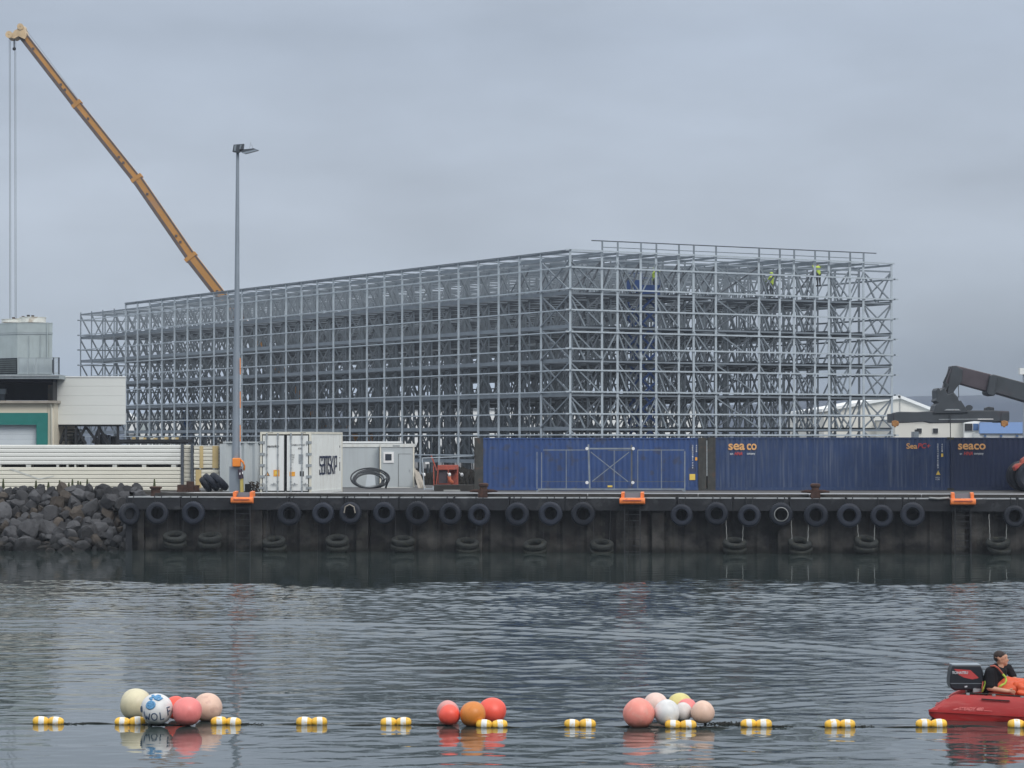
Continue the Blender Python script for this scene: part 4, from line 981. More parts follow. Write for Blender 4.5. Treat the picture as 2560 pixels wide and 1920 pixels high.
for x in (1124, 1155, 1060):
    mb = MB(); mb.ball(P(x, 1187, D_-1.5), .085, 10, 8, (1,1,1.3)); mb.tube([P(x,1187,D_-1.5), P(x-6,1182,D_-1.0)], .015, 5); thing('small_lamp', {1124:'small pale lamp in front of the orange machine',1155:'small pale lamp right of the orange machine',1060:'small white lamp on the left leg of the mesh barrier'}[x], 'lamp', P(x,1187,D_-1.5), mb=mb, mats=M['window_white'], smooth=True)
mb = MB(); pbox(mb, 1085, 1212.5, 1186, 1229, 139.3, 1.2); thing('dark_beam', 'low black timber block lying in front of the orange machine', 'block', P(1135,1229,139.3), mb=mb, mats=M['tarred_timber'])
mb = MB(); pbox(mb, 1109, 1225, 1150, 1230, 138.2, .5); thing('pale_beam', 'short pale beam lying in front of the black block', 'beam', P(1130,1230,138.2), mb=mb, mats=M['chain_pale'])
mb = MB(); rr = []
for k in range(1400):
    u = rng.random(); x = 1040+u*170; d = 158+rng.random()*10; h = .9*(1-abs(u-.6)*1.2)*rng.random(); p_ = P(x, 1190, d); mb.bar(Vector((p_.x, p_.y, GZ)), Vector((p_.x+rng.uniform(-.1,.1), p_.y, GZ+.2+max(0,h))), .10, .10)
thing('scrub', 'dark heap of scrub and debris between the cabins and the blue container', 'debris', P(1120, 1195, 160), mb=mb, mats=M['earth'], kind='stuff')

# ------------------------------------------------------------------ left yard: panel stacks, tyres
D_ = 139.0
def panel_stack(lab, xs, ys, hh, D, dep, m_, cat='panel stack', jit=.0):
    t = thing('panel_stack', lab, cat, P((xs[0]+xs[1])/2, ys[0]+hh*ys[1], D), 'stacked insulated wall panels')
    a = P(xs[0], 1100, D).x; b_ = P(xs[1], 1100, D).x
    for k in range(ys[1]):
        z1 = P(0, ys[0]+k*hh, D).z; z0 = P(0, ys[0]+(k+1)*hh, D).z
        mb = MB(); j = rng.uniform(-jit, jit)
        pr = [(D+j, z0+.012), (D+j-.018, z0+.05), (D+j-.018, z1-.04), (D+j+.004, z1-.008), (D+dep, z1-.008), (D+dep, z0+.012)]
        mb.prism([(a+rng.uniform(0,jit*2), y, z) for y, z in pr], ((b_-a), 0, 0)); part('panel', mb, M[m_], t)
    mb = MB(); mb.box((a+.05, D+.05, P(0, ys[0]+hh*ys[1], D).z+.02), (b_-.05, D+dep-.05, P(0, ys[0], D).z-.03)); part('core', mb, M['panel_joint'], t)
    return t
panel_stack('upper long pack of white wall panels stacked on spacer blocks', (-60, 452), (1112, 5), 9.9, D_, 1.25, 'panel_white')
panel_stack('added dark rear pack that puts shade into the gap between the two long packs', (-60, 450), (1114, 11), 10.1, D_+1.6, 1.2, 'tarred_timber')  # added stack; its dark colour stands in for shade between the packs
t = panel_stack('lower long pack of cream wall panels behind the rocks', (-60, 452), (1168, 6), 9.8, D_, 1.25, 'panel_cream')
for i, (x0, x1) in enumerate(((-8,3),(65,77),(141,147),(166,171),(186,190),(211,216),(281,292),(355,365),(428,440))):
    mb = MB(); pbox(mb, x0, 1161.7, x1, 1168, D_+.01, .9)
    thing('spacer_block', ordw[i] + ' small white spacer block from the left between the two long panel packs', 'block', P((x0+x1)/2, 1168, D_), 'spacer blocks between the panel packs', mb=mb, mats=M['wrap_plastic'])
mb = MB(); mb.prism([P(22,1173,D_-.03), P(30,1171,D_-.03), P(98,1196,D_-.03), P(135,1189,D_-.03), P(134,1191.5,D_-.03), P(97,1199,D_-.03)], (0,.008,0)); thing('plastic_strap', 'loose strip of plastic wrap hanging on the lower cream panel pack', 'strap', P(80,1190,D_-.03), mb=mb, mats=M['wrap_plastic'])
for i, (x0, x1) in enumerate(((452.5,459),(476.5,483.5))):
    mb = MB(); pbox(mb, x0, 1110, x1, 1212 if i else 1215, D_-.1, .25); thing('steel_post', ('left' if i == 0 else 'right')+' dark steel post beside the taped panel packs', 'post', P((x0+x1)/2, 1214, D_), 'steel posts holding the panel packs', mb=mb, mats=M['galvanised_dark'])
panel_stack('narrow taped pack of panels between the two steel posts', (459.5, 476), (1112, 10), 10.2, D_+.2, 1.2, 'panel_cream', jit=.01)
o = panel_stack('upper short pack of cream panels wrapped with yellow tape', (484, 547), (1115, 6), 9.3, D_-.1, 1.5, 'panel_cream', jit=.02)
for x0, x1 in ((499,508),(531,546)): mb = MB(); pbox(mb, x0, 1115, x1, 1170.5, D_-.16, .03); part('tape', mb, M['tape_yellow'], o)
mb = MB(); pbox(mb, 484, 1113.5, 547, 1115.5, D_-.14, 1.6); part('wrap', mb, M['wrap_plastic'], o)
o = panel_stack('lower short pack of cream panels above the tyre pile', (485, 547), (1174, 5), 9.3, D_-.1, 1.5, 'panel_cream', jit=.02)
mb = MB(); pbox(mb, 489, 1174, 503, 1220, D_-.16, .03); part('tape', mb, M['tape_yellow'], o)
mb = MB(); pbox(mb, 298, 1098.5, 480, 1106, 151, .3); pbox(mb, 298, 1106, 470, 1109.5, 151.05, .2); thing('dark_steel_beam', 'long dark steel beam lying across above the white panels', 'beam', P(390,1109,151), mb=mb, mats=M['dark_steel'])
# grey fluted container
o = corrugated(549, 655, 138.4, 1104, 'light grey deep-fluted container half hidden behind the lamp post', 'office_grey', 8, 3, base=1230, pitch=.56, amp=.12, name='fluted_container', group=None)
# tyre pile (large machine tyres leaning on one another)
TP = tyre_mesh(M['tyre_rubber'], .72, .38, .42); TP.set_sharp_from_angle(angle=R(45))
for i, (x, y, tilt, sc) in enumerate(((514,1212,55,.78),(528,1206,47,.95),(548,1204,43,1.02))):
    o = bpy.data.objects.new('heavy_tyre', TP); COL.objects.link(o); o.location = P(x, y, 136.5); o.rotation_euler = (R(-7), R(tilt), R(8)); o.scale = (sc*.80, sc*.80, sc*.8)
    o['label'] = ('small', 'middle', 'large')[i] + ' black tyre leaning in the pile left of the lamp post'; o['category'] = 'tyre'; o['group'] = 'black tyres piled beside the lamp post'
for i, (x0, y0, x1, y1) in enumerate(((443,1212,466,1230),(466,1204,483,1230),(483,1213,496,1230))):
    mb = MB(); pbox(mb, x0, y0, x1, y1, 134.5+.3*i, .5); pbox(mb, x0-1.5, y1-4, x1+1.5, y1, 134.4+.3*i, .7); thing('rusty_block', ('left','tall middle','right')[i] + ' rusty iron block on the quay between the bollard and the tyre pile', 'block', P(x0, y1, 134.5), 'rusty iron blocks', mb=mb, mats=M['rusty_iron'])
mb = MB(); pbox(mb, 612, 1210, 625, 1231, 135, .5); o = thing('dark_crate', 'small dark crate right of the lamp post base', 'crate', P(618,1231,135), mb=mb, mats=M['dark_steel'])
mb = MB()
for k in range(120):
    x = rng.uniform(624, 647); y = rng.uniform(1206, 1229); p_ = P(x, y, 135.3+rng.random()*.5); mb.bar(p_, p_+Vector((rng.uniform(-.12,.12), rng.uniform(-.1,.1), rng.uniform(-.1,.1))), .03, .03)
thing('net_heap', 'brownish yellow heap of netting beside the white container', 'net', P(636,1230,135), mb=mb, mats=M['dock_brown'], kind='stuff')

# ------------------------------------------------------------------ left building, white box hall, cooling tower
D_ = 165.0
t = thing('cream_building', 'cream industrial building with teal door surround at the left edge', 'building', P(60, gz_of(D_), D_))
XL = -260
def pb(nm, q, m_, dep, par=None, D=None, lab=None):
    mb = MB(); pbox(mb, *q, D or D_, dep); return part(nm, mb, M[m_], par or t, label=lab)
gy = gz_of(D_)
pb('wall', (119.5, 1008, 135, gy, ), 'cladding_cream', 8); pb('wall', (XL, 1008, 119.4, 1032), 'cladding_cream', 8)
pb('roof_edge', (XL, 1001.5, 139, 1007.8), 'wood_grey', 9, D=D_-.4)
mb = MB(); mb.prism([P(-60,1032.2,D_-.12), P(119,1032.2,D_-.12), P(119,gy,D_-.12), P(91,gy,D_-.12), P(91,1062,D_-.12), P(-60,1062,D_-.12)], (0,.5,0)); part('door_surround', mb, M['teal_paint'], t)
for k in range(8): pb('shutter_slat', (-60, 1062.3+k*12, 90.5, 1062.3+k*12+11.6), 'shutter_white', .1, D=D_+.3)
mb = MB(); mb.tube([P(123,1008,D_-.1), P(128,1012,D_-.2), P(129,1020,D_-.2), P(129,gy,D_-.2)], .06, 8); part('downpipe', mb, M['box_cream'], t, True)
# recess storey
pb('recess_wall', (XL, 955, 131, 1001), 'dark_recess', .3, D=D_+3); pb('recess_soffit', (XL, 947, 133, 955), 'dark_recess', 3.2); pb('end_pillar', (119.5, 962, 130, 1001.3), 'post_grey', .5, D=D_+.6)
pb('edge_post', (131, 947, 132.6, 1001.4), 'dark_steel', 3.0)
pb('duct', (-4, 972, 14, 985), 'galvanised', .5, D=D_+1.5); pb('duct_leg', (0, 985, 12, 1001.3), 'galvanised_dark', .4, D=D_+1.6)
pb('platform', (XL, 936.5, 148, 946.8), 'tower_side', 8, D=D_-.8)
pb('platform_fascia', (XL, 938, 148.5, 941), 'bar_steel', .08, D=D_-.9)
# cooling tower on the platform
ct = thing('cooling_tower', 'pale grey cooling tower with white fan rings standing on the platform', 'cooling tower', P(90, 936.5, D_+1))
corner = P(47, 936.5, D_-.1); kx = 1/ppm(D_)
zz = lambda y: P(0, y, D_).z
def tw(x0l, x1l, y0, y1, proud=0.0):   # front face right of the corner plus left face receding
    return None
fx0 = P(47,0,D_-.1).x; fx1 = P(134,0,D_-.1).x; dl = Vector((-.80, .60, 0))
LB = [Vector((fx0, D_-.1, 0)), Vector((fx1, D_-.1, 0)), Vector((fx1, D_-.1, 0))+Vector((-1.6, 5, 0)), Vector((fx0, D_-.1, 0))+dl*5.5]
def towerbox(nm, y0, y1, m_, grow=0.0):
    c_ = sum(LB, Vector())/4; pts = [c_ + (p_-c_)*(1+grow) for p_ in LB]; mb = MB(); mb.prism([Vector((p_.x, p_.y, zz(y1))) for p_ in pts], (0,0,zz(y0)-zz(y1))); return part(nm, mb, M[m_], ct)
towerbox('upper_casing', 809, 831, 'tower_grey', .004); towerbox('seam_band', 831.3, 836, 'tower_side', .016); towerbox('lower_casing', 836.3, 936, 'tower_grey'); towerbox('top_rim', 807, 809, 'tower_grey', .012)
for x in (75.5, 104.5, 121): mb = MB(); mb.box((P(x,0,D_-.1).x-.02, D_-.16, zz(892)), (P(x,0,D_-.1).x+.02, D_-.1, zz(838))); part('panel_rib', mb, M['tower_side'], ct)
rod('corner_pipe', Vector((P(122,0,D_-.2).x, D_-.2, zz(894))), Vector((P(122,0,D_-.2).x, D_-.2, zz(806))), .06, .06, M['tower_grey'], ct)
for cx, yb, yt, r in ((82, 807, 793, .82), (30, 807, 798, .65), (60,807,796,.5)):
    c_ = P(cx, yb, D_+1.6); mb = MB(); hgt = (yb-yt)*kx; mb.lathe([(r,0),(r,hgt*.85),(r*1.04,hgt*.9),(r*1.04,hgt),(r*.9,hgt),(r*.9,hgt*.3),(.001,hgt*.3)], Matrix.Translation(c_), 28); part('fan_ring', mb, M['peeling_white'], ct, True, sharp=40)
for x, y in ((33,793),(57,790),(70,787),(81,788),(36,796)): mb = MB(); mb.box(P(x-3,y+5,D_+1.2), P(x+3,y,D_+1.2)+Vector((0,.25,0))); part('fan_motor', mb, M['rusty_iron'] if x < 60 else M['post_grey'], ct)
for k in range(7):
    zz0 = 898+k*5.2; a = Vector((fx0-.03, D_-.22, zz(zz0+3.5))); mb = MB(); mb.prism([a, a+dl*3.5, a+dl*3.5+Vector((0,0,.09)), a+Vector((0,0,.09))], (0,.1,0)); part('louvre', mb, M['louvre_dark'], ct)
mb = MB(); a = Vector((fx0-.01, D_-.14, zz(935))); mb.prism([a, a+dl*3.6, a+dl*3.6+Vector((0,0,zz(895)-zz(935))), a+Vector((0,0,zz(895)-zz(935)))], (0,.04,0)); part('louvre_frame', mb, M['dark_recess'], ct)
rl = thing('guard_railing', 'grey railing of close upright bars round the cooling tower platform', 'railing', P(97, 936, D_-.7))
for x0, x1, y in ((46,148,894.5),(46,148,933)): rod('rail', P(x0,y,D_-.7), P(x1,y,D_-.7), .06, .06, M['tower_side'], rl)
for x in (46, 69, 90, 134, 147.3): rod('post', P(x,936,D_-.7), P(x,893.5,D_-.7), .09, .09, M['galvanised_dark'] if x > 100 else M['tower_side'], rl)
for k in range(34): rod('baluster', P(48.5+k*2.9,934,D_-.7), P(48.5+k*2.9,895,D_-.7), .025, .025, M['galvanised_light'], rl)
mb = MB(); mb.box((P(134,0,D_-.6).x, D_-.62, zz(934)), (P(137,0,D_-.6).x, D_-.5, zz(900))); part('ladder_stile', mb, M['dark_steel'], rl)
# white box hall
D_ = 166.5; t = thing('white_hall', 'windowless white clad box raised on dark steel legs beside the cream building', 'building', P(225, gz_of(D_), D_))
for k in range(5): 
    y0 = 941.5+k*24; mb = MB(); a = P(133, y0+23.7, D_); b_ = P(314.5, y0+(2.5 if k == 0 else 0), D_); mb.prism([(a.x,D_,a.z),(b_.x,D_,a.z),(b_.x,D_,b_.z),(a.x,D_,b_.z)], (-2.6,14,0)); part('wall_panel', mb, M['cladding_white'], t)
mb = MB(); a = P(131.5,943.4,D_-.05); b_ = P(315.5,940.6,D_-.05); mb.prism([(a.x,D_-.05,a.z),(b_.x,D_-.05,a.z),(b_.x,D_-.05,b_.z),(a.x,D_-.05,b_.z)], (-2.6,14.1,0)); part('parapet', mb, M['far_white'], t)
mb = MB(); pbox(mb, 134, 1061.8, 300, 1066, D_+.1, .5); part('floor_beam', mb, M['dark_steel'], t)
for x in (137, 165, 190, 247, 295): rod('leg', P(x,1066,D_+.3), P(x,gz_of(D_),D_+.3), .14 if x != 137 else .3, .2, M['dark_steel'], t)
for q in ((165,1068,150,1110),(190,1068,215,1110),(215,1066,190,1110),(215,1068,247,1110),(247,1068,272,1110),(250,1066,232,1108)): rod('brace', P(q[0],q[1],D_+.5), P(q[2],q[3],D_+.5), .16, .16, M['dark_steel'], t)
for y in (1075, 1083, 1092, 1100): rod('rung', P(139,y,D_+2), P(205,y,D_+2), .08, .08, M['dark_steel'], t)
for k in range(14):
    x = 140+rng.random()*130; mb = MB(); pbox(mb, x, 1085+rng.random()*10, x+8+rng.random()*14, gz_of(D_+5), D_+4+rng.random()*3, .6); part('equipment', mb, M['dark_steel'] if k % 2 else M['galvanised_dark'], t)

# ------------------------------------------------------------------ reach stacker
D_ = 136.5; t = thing('reach_stacker', 'dark container reach stacker with its boom and spreader raised over the containers', 'reach stacker', P(2640, gz_of(137), 137.5))
def PR(nm, pts, m_, d0, dep, par=None, bev=0):
    mb = MB(); mb.prism([P(x, y, D_+d0) for x, y in pts], (0, dep, 0)); o = part(nm, mb, M[m_], par or t)
    if bev: q = o.modifiers.new('b', 'BEVEL'); q.width = bev; q.segments = 2
    return o
c6 = lambda x, y: (2160+x*.22297, 880+y*.22297)
PR('boom_inner', [c6(*q) for q in ((985,155),(1040,152),(1500,268),(1480,470),(1070,355),(1000,440),(950,480),(905,390),(960,230))], 'machine_maroon', -.35, .9, bev=.04)
PR('boom_outer', [c6(*q) for q in ((1420,262),(1450,250),(1500,262),(1800,343),(2600,560),(2600,800),(1800,552),(1490,462),(1440,475),(1400,470),(1380,440))], 'machine_dark', -.5, 1.2, bev=.04)
PR('boom_collar', [c6(*q) for q in ((1415,265),(1450,248),(1500,262),(1475,480),(1450,495),(1390,480),(1375,455),(1385,420))], 'machine_dark', -.62, 1.45, bev=.05)
PR('head_plate', [c6(*q) for q in ((985,155),(1040,152),(1110,200),(1100,330),(1040,400),(1005,450),(1050,500),(1058,560),(900,560),(930,480),(950,340),(970,230))], 'machine_dark', -.45, 1.1, bev=.03)
rod('hydraulic_hose', P(*c6(975,165),D_-.5), P(*c6(895,330),D_-.5), .05, .05, M['hose_black'], t); rod('hydraulic_hose', P(*c6(960,190),D_-.55), P(*c6(905,350),D_-.55), .07, .07, M['hose_black'], t)
rod('hydraulic_hose', P(*c6(895,330),D_-.5), P(*c6(915,375),D_-.5), .12, .12, M['hose_black'], t); rod('hydraulic_ram', P(*c6(930,350),D_-.4), P(*c6(860,500),D_-.4), .22, .22, M['machine_dark'], t)
PR('yoke', [c6(*q) for q in ((812,430),(830,402),(850,410),(855,435),(905,395),(940,480),(1000,460),(1055,505),(1062,545),(1090,545),(1150,640),(1175,680),(780,690),(800,600),(835,570),(800,550),(815,520))], 'machine_dark', -.7, 1.5, bev=.03)
PR('spreader_beam', [c6(*q) for q in ((330,682),(400,668),(600,672),(790,660),(1150,655),(1470,655),(1630,662),(1630,770),(1450,785),(1250,772),(1100,795),(760,800),(680,780),(480,795),(330,800))], 'machine_dark', -.6, .7, bev=.04)
PR('spreader_beam', [c6(*q) for q in ((330,690),(1630,680),(1630,760),(330,780))], 'machine_dark', 1.3, .4)
for x in (340, 1540): PR('end_beam', [c6(*q) for q in ((x,690),(x+80,690),(x+80,790),(x,790))], 'machine_dark', -.65, 2.6)
PR('rotator', [c6(*q) for q in ((900,655),(1085,655),(1060,640),(930,640))], 'bar_steel', -.75, .1)
for x, s_ in ((315,1),(1540,-1)):
    PR('twistlock', [c6(*q) for q in ((x,775),(x+40,765),(x+75,780),(x+80,815),(x+50,830),(x+45,845),(x+30,845),(x+28,830),(x+10,835),(x,815))], 'twistlock_orange', -.72, .22, bev=.02)
    for d_ in (2.0,): PR('twistlock', [c6(*q) for q in ((x+5,780),(x+70,780),(x+70,830),(x+5,830))], 'twistlock_orange', d_, .2)
PR('white_strip', [c6(*q) for q in ((1275,748),(1450,748),(1450,757),(1275,757))], 'window_white', -.63, .03)
PR('beam_ridge', [c6(*q) for q in ((840,752),(1275,748),(1275,756),(840,760))], 'bar_steel', -.63, .03)
PR('cable_reel', [c6(1180+40*math.cos(a/8*math.pi), 625+32*math.sin(a/8*math.pi)) for a in range(16)], 'machine_dark', -.3, .15)
PR('motor', [c6(*q) for q in ((1360,660),(1370,625),(1400,612),(1460,622),(1462,660))], 'machine_dark', -.4, .6, bev=.03)
rod('hose_drop', P(*c6(1058,360),D_-.5), P(*c6(1062,510),D_-.5), .03, .03, M['hose_black'], t); rod('hose_drop', P(*c6(966,690),D_-.7), P(*c6(970,1000),D_-.7), .04, .04, M['hose_black'], t)
# chassis and front wheels at the right edge
wc = P(2572, 1196, 137.2); zc = GZ+.80
for i, dy in enumerate((0, .75, 2.6)):
    mb = MB(); Mx = Matrix.Translation((wc.x-.25*(i == 1), 136.6+dy, zc)) @ Matrix.Rotation(R(90), 4, 'X')
    mb.lathe([(.38,.0),(.42,-.28),(.62,-.33),(.76,-.26),(.80,-.12),(.80,.12),(.76,.26),(.62,.33),(.42,.28),(.38,.0)], Mx, 32)
    wh = part('wheel', mb, M['tyre_rubber'], t, True, sharp=35)
    mb = MB(); mb.lathe([(.001,-.1),(.2,-.14),(.38,-.08),(.40,.1)], Mx, 24); part('rim', mb, M['machine_dark'], wh, True)
mb = MB(); mb.box((wc.x+.6, 136.9, GZ+.7), (wc.x+7, 139.6, GZ+1.9)); part('chassis', mb, M['rusty_orange'], t)
mb = MB(); mb.box((wc.x+5, 136.9, GZ+1.9), (wc.x+7.4, 139.6, GZ+2.9)); part('counterweight', mb, M['machine_dark'], t)
PR('front_bracket', [(2534,1168),(2541,1160),(2552,1158),(2554,1149),(2566,1140),(2600,1138),(2600,1165),(2560,1168),(2545,1172),(2538,1178)], 'rusty_orange', .0, .5, bev=.04)
PR('side_lamp', [(2536,1166),(2543,1163),(2546,1168),(2540,1172)], 'letter_red', -.1, .1)
rod('lift_cylinder', Vector((wc.x+1.5, 138.2, GZ+1.7)), P(2700, 1010, 138.2), .35, .35, M['machine_dark'], t)

# ------------------------------------------------------------------ rocks of the embankment
def rock_mesh(seed, m):
    rs = random.Random(seed); bm = bmesh.new(); bmesh.ops.create_icosphere(bm, subdivisions=3, radius=1)
    pl = []
    for _ in range(15):
        d = Vector((rs.gauss(0,1), rs.gauss(0,1), rs.gauss(0,1))).normalized(); pl.append((d, rs.uniform(.48,.85)))
    for v in bm.verts:
        for d, h in pl:
            q = v.co.dot(d)
            if q > h: v.co -= d*(q-h)*.92
        v.co *= 1+.05*math.sin(v.co.x*7+seed)*math.sin(v.co.y*8+v.co.z*6)+rs.uniform(-.016,.016)
    me = bpy.data.meshes.new('rock'); bm.to_mesh(me); bm.free(); me.materials.append(m); me.update()
    me.polygons.foreach_set('use_smooth', [True]*len(me.polygons)); me.set_sharp_from_angle(angle=R(22))
    return me
RM = [rock_mesh(i, M['rock_basalt'] if i % 7 else M['rock_brown']) for i in range(16)]
emb = thing('rock_embankment', 'slope of dark basalt boulders beside the left end of the quay', 'rocks', P(150, 1380, 126))
mb = MB(); xa, xb = P(-330,1300,127).x, P(322,1300,127).x
mb.add([(xa,124.2,-1.5),(xb+.8,124.9,-1.5),(xb+.8,130.5,GZ+.1),(xa,130.5,GZ+.1),(xb+.8,136,GZ+.1),(xa,136,GZ+.1)], [(0,1,2,3),(3,2,4,5)]); part('core', mb, M['earth'], emb)
nrk = 0
rows = 11
for r_ in range(rows):
    f_ = r_/(rows-1); yr = 125.2+f_*4.9; zr = -.25+f_*(GZ+.15+.25)
    x = xa + rng.uniform(0, .6)
    while x < xb+.15 - (.5 if f_ > .6 else 0)*0:
        sz = rng.choice((rng.uniform(.20,.30), rng.uniform(.30,.44), rng.uniform(.30,.44), rng.uniform(.46,.66)))
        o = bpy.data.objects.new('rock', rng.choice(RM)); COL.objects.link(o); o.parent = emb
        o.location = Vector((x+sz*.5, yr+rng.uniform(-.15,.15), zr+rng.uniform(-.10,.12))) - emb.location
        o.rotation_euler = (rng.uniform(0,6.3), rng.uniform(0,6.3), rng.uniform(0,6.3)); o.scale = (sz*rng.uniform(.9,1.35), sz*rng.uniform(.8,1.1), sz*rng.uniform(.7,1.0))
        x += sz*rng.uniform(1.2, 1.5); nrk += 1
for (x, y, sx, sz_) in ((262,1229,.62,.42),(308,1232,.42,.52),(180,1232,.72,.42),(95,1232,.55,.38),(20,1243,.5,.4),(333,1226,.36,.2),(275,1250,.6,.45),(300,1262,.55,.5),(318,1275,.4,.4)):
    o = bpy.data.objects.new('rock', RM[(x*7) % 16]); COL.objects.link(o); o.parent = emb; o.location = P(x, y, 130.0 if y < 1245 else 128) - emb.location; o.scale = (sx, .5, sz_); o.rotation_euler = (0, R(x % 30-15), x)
# dock weeds
def weed(px, ytop, i):
    b_ = P(px, 1228, 131); b_.z = GZ; h = P(px, ytop, 131).z - GZ; t = thing('dock_weed', ordw[i] + ' dried dock weed spike from the left above the rocks', 'weed', b_, 'dock weeds standing above the rocks')
    mb = MB(); mb.tube([b_-Vector((0,0,.2)), b_+Vector((.02,0,h*.5)), b_+Vector((.0,0,h))], [.022,.018,.006], 5); part('stem', mb, M['dock_brown'], t)
    mb = MB()
    for k in range(46):
        z = h*(.35+.62*k/46); r = .07*(1-k/50)+.015; a = k*2.4; c_ = b_+Vector((0,0,z)); mb.bar(c_, c_+Vector((r*math.cos(a), r*math.sin(a), .05)), .05, .02)
    part('seed_head', mb, M['leaf'], t)
for i, (x, y) in enumerate(((8,1198),(90,1202),(121,1206),(149,1201),(172,1207),(181,1199),(195,1203),(201,1205),(218,1199),(386,1198))): weed(x, y, i)

# ------------------------------------------------------------------ background buildings and hills
def gable(lab, x0, xa_, x1, yap, yeave, D, dep, mw, mr, skew=0):
    t = thing('warehouse', lab, 'building', P((x0+x1)/2, gz_of(D), D)); g_ = gz_of(D)
    a, c_, b_ = P(x0, yeave, D), P(xa_, yap, D), P(x1, yeave, D)
    mb = MB(); mb.prism([Vector((a.x, D, GZ)), Vector((b_.x, D, GZ)), b_, c_, a], (skew, dep, 0)); part('wall', mb, M[mw], t)
    up = Vector((0,0,.35)); 
    for p_, q_ in ((a, c_), (c_, b_)):
        mb = MB(); e_ = (q_-p_).normalized(); mb.prism([p_-e_*.3, q_+e_*.0, q_+up, p_-e_*.3+up], (skew, dep+.6, 0)); r_ = part('roof', mb, M[mr], t); r_.location.y -= .4
    return t
g1 = gable('white gabled warehouse right behind the rack', 2060, 2250, 2334, 996, 1029, 300, 40, 'far_cream', 'far_white')
for x in (2250,): mb = MB(); mb.box(P(x-.6, 1058, 299.9), P(x+.6, 1000, 299.9)+Vector((0,.05,0))); part('panel_seam', mb, M['bar_steel'], g1)
def flat(lab, x0, x1, yt, D, mw, dep=20, wins=(), roof=None, ybase=None, name='far_building'):
    t = thing(name, lab, 'building', P((x0+x1)/2, gz_of(D), D)); mb = MB(); pbox(mb, x0, yt, x1, gz_of(D), D, dep); part('wall', mb, M[mw], t)
    if roof: mb = MB(); pbox(mb, x0-1, roof[0], x1+1, roof[1], D-.3, dep+.6); part('roof', mb, M[roof[2]], t)
    for (a, b_, c_, d_, m_) in wins:
        wf = MB(); pbox(wf, a-.8, b_-.8, c_+.8, d_+.8, D-.15, .1); o = part('window', wf, M['far_white'], t); mb = MB(); pbox(mb, a, b_, c_, d_, D-.2, .1); part('pane', mb, M[m_], o)
    return t
flat('cream low building with two square windows under the spreader', 2238, 2411, 1050, 285, 'far_cream', wins=((2292,1071,2304.5,1082,'dark_steel'),(2333,1071,2345,1082,'dark_steel')), roof=(1048,1050.5,'far_roof'))
flat('white building part with a dark and blue window beside the blue roof', 2411, 2450, 1045, 284, 'far_white', wins=((2412,1059,2431,1077,'dark_steel'),(2433,1059,2446,1076,'far_blue')))
t = flat('low white building under a broad blue roof at the right edge', 2449, 2760, 1083, 280, 'far_white', wins=tuple((x,1087,x+6,1092,'far_blue') for x in range(2460, 2700, 40)))
mb = MB(); mb.prism([P(2449,1083.5,279.6), P(2780,1083.5,279.6), P(2780,1054,284), P(2449,1056,284)], (0,.5,0)); part('roof', mb, M['far_blue'], t)
t = flat('small grey vent hut on the roof edge behind the navy container', 2285, 2297, 1079, 230, 'galvanised', dep=1.5, name='vent_hut')
mb = MB(); pbox(mb, 2290, 1074, 2295, 1079, 230.2, .8); part('cowl', mb, M['dark_steel'], t)
flat('long white warehouse seen through the lower levels of the rack', 870, 1760, 1022, 330, 'far_white', roof=(1020,1023,'far_roof'))
t = flat('white building with a vaulted grey roof behind the left end of the rack', 322, 560, 1043, 320, 'far_white', wins=((382,1058,390,1082,'far_roof'),(350,1050,375,1075,'tower_grey')))
mb = MB(); pts = [(320,1045),(322,1034),(345,1035),(365,1034),(395,1030),(420,1029),(450,1034),(563,1036),(563,1045)]; mb.prism([P(x,y,319.5) for x, y in pts], (0,21,0)); part('roof', mb, M['far_roof'], t)
mb = MB(); mb.prism([P(316,1031,318), P(346,1049,318), P(346,1085,318), P(316,1085,318)], (0,3,0)); part('lean_to', mb, M['far_white'], t)
flat('dark low blue silo block behind the left end of the rack', 453, 470, 1028, 262, 'deep_blue', dep=5, name='blue_silo')
# distant shore lamp
D_ = 230; t = thing('harbour_lamp', 'tall pole with a cream square head at the right picture edge', 'lamp post', P(2562, gz_of(D_), D_))
mb = MB(); a = P(2550,936,D_); mb.box(a, P(2572,920,D_)+Vector((0,.7,0))); part('head', mb, M['far_white'], t); rod('shaft', P(2561,gz_of(D_),D_+.3), P(2561,936,D_+.3), .25, .25, M['pole_grey'], t)
# more yard furniture behind, seen under the rack
for i in range(14):
    x = 330+i*9; mb = MB(); pbox(mb, x, 1092+rng.random()*3, x+6, 1106, 175+rng.random()*4, .8)
    thing('pallet_load', ordw[i] + ' yellowish pallet load from the left in the row before the rack', 'pallet load', P(x+3,1108,175), 'pallet loads before the rack', mb=mb, mats=M[('tape_yellow','galvanised_dark','panel_cream')[i % 3]])
# hills
def hill(x0, x1, D, prof, name='hills'):
    mb = MB(); n_ = 90; v = []
    for k in range(n_+1):
        x = x0+(x1-x0)*k/n_; ytop = np.interp(x, [p_[0] for p_ in prof], [p_[1] for p_ in prof]) + 2.5*math.sin(x*.021)+1.5*math.sin(x*.06+1)
        a = P(x, ytop, D); v += [Vector((a.x, D-60, 0)), Vector((a.x, D, (a.z)*.75)), Vector((a.x*1.1, D+150, a.z)), Vector((a.x*1.2, D+400, 0))]
    f = []
    for k in range(n_):
        for q in range(3): f.append((k*4+q, (k+1)*4+q, (k+1)*4+q+1, k*4+q+1))
    mb.add(v, f); structure(name, mb, M['hill_haze_blue'], smooth=True)
hill(-2200, 4700, 1500, [(-2200,1035),(-800,1020),(100,1026),(700,1022),(1400,1016),(1900,1000),(2200,984),(2500,974),(2900,966),(3600,985),(4700,1010)])
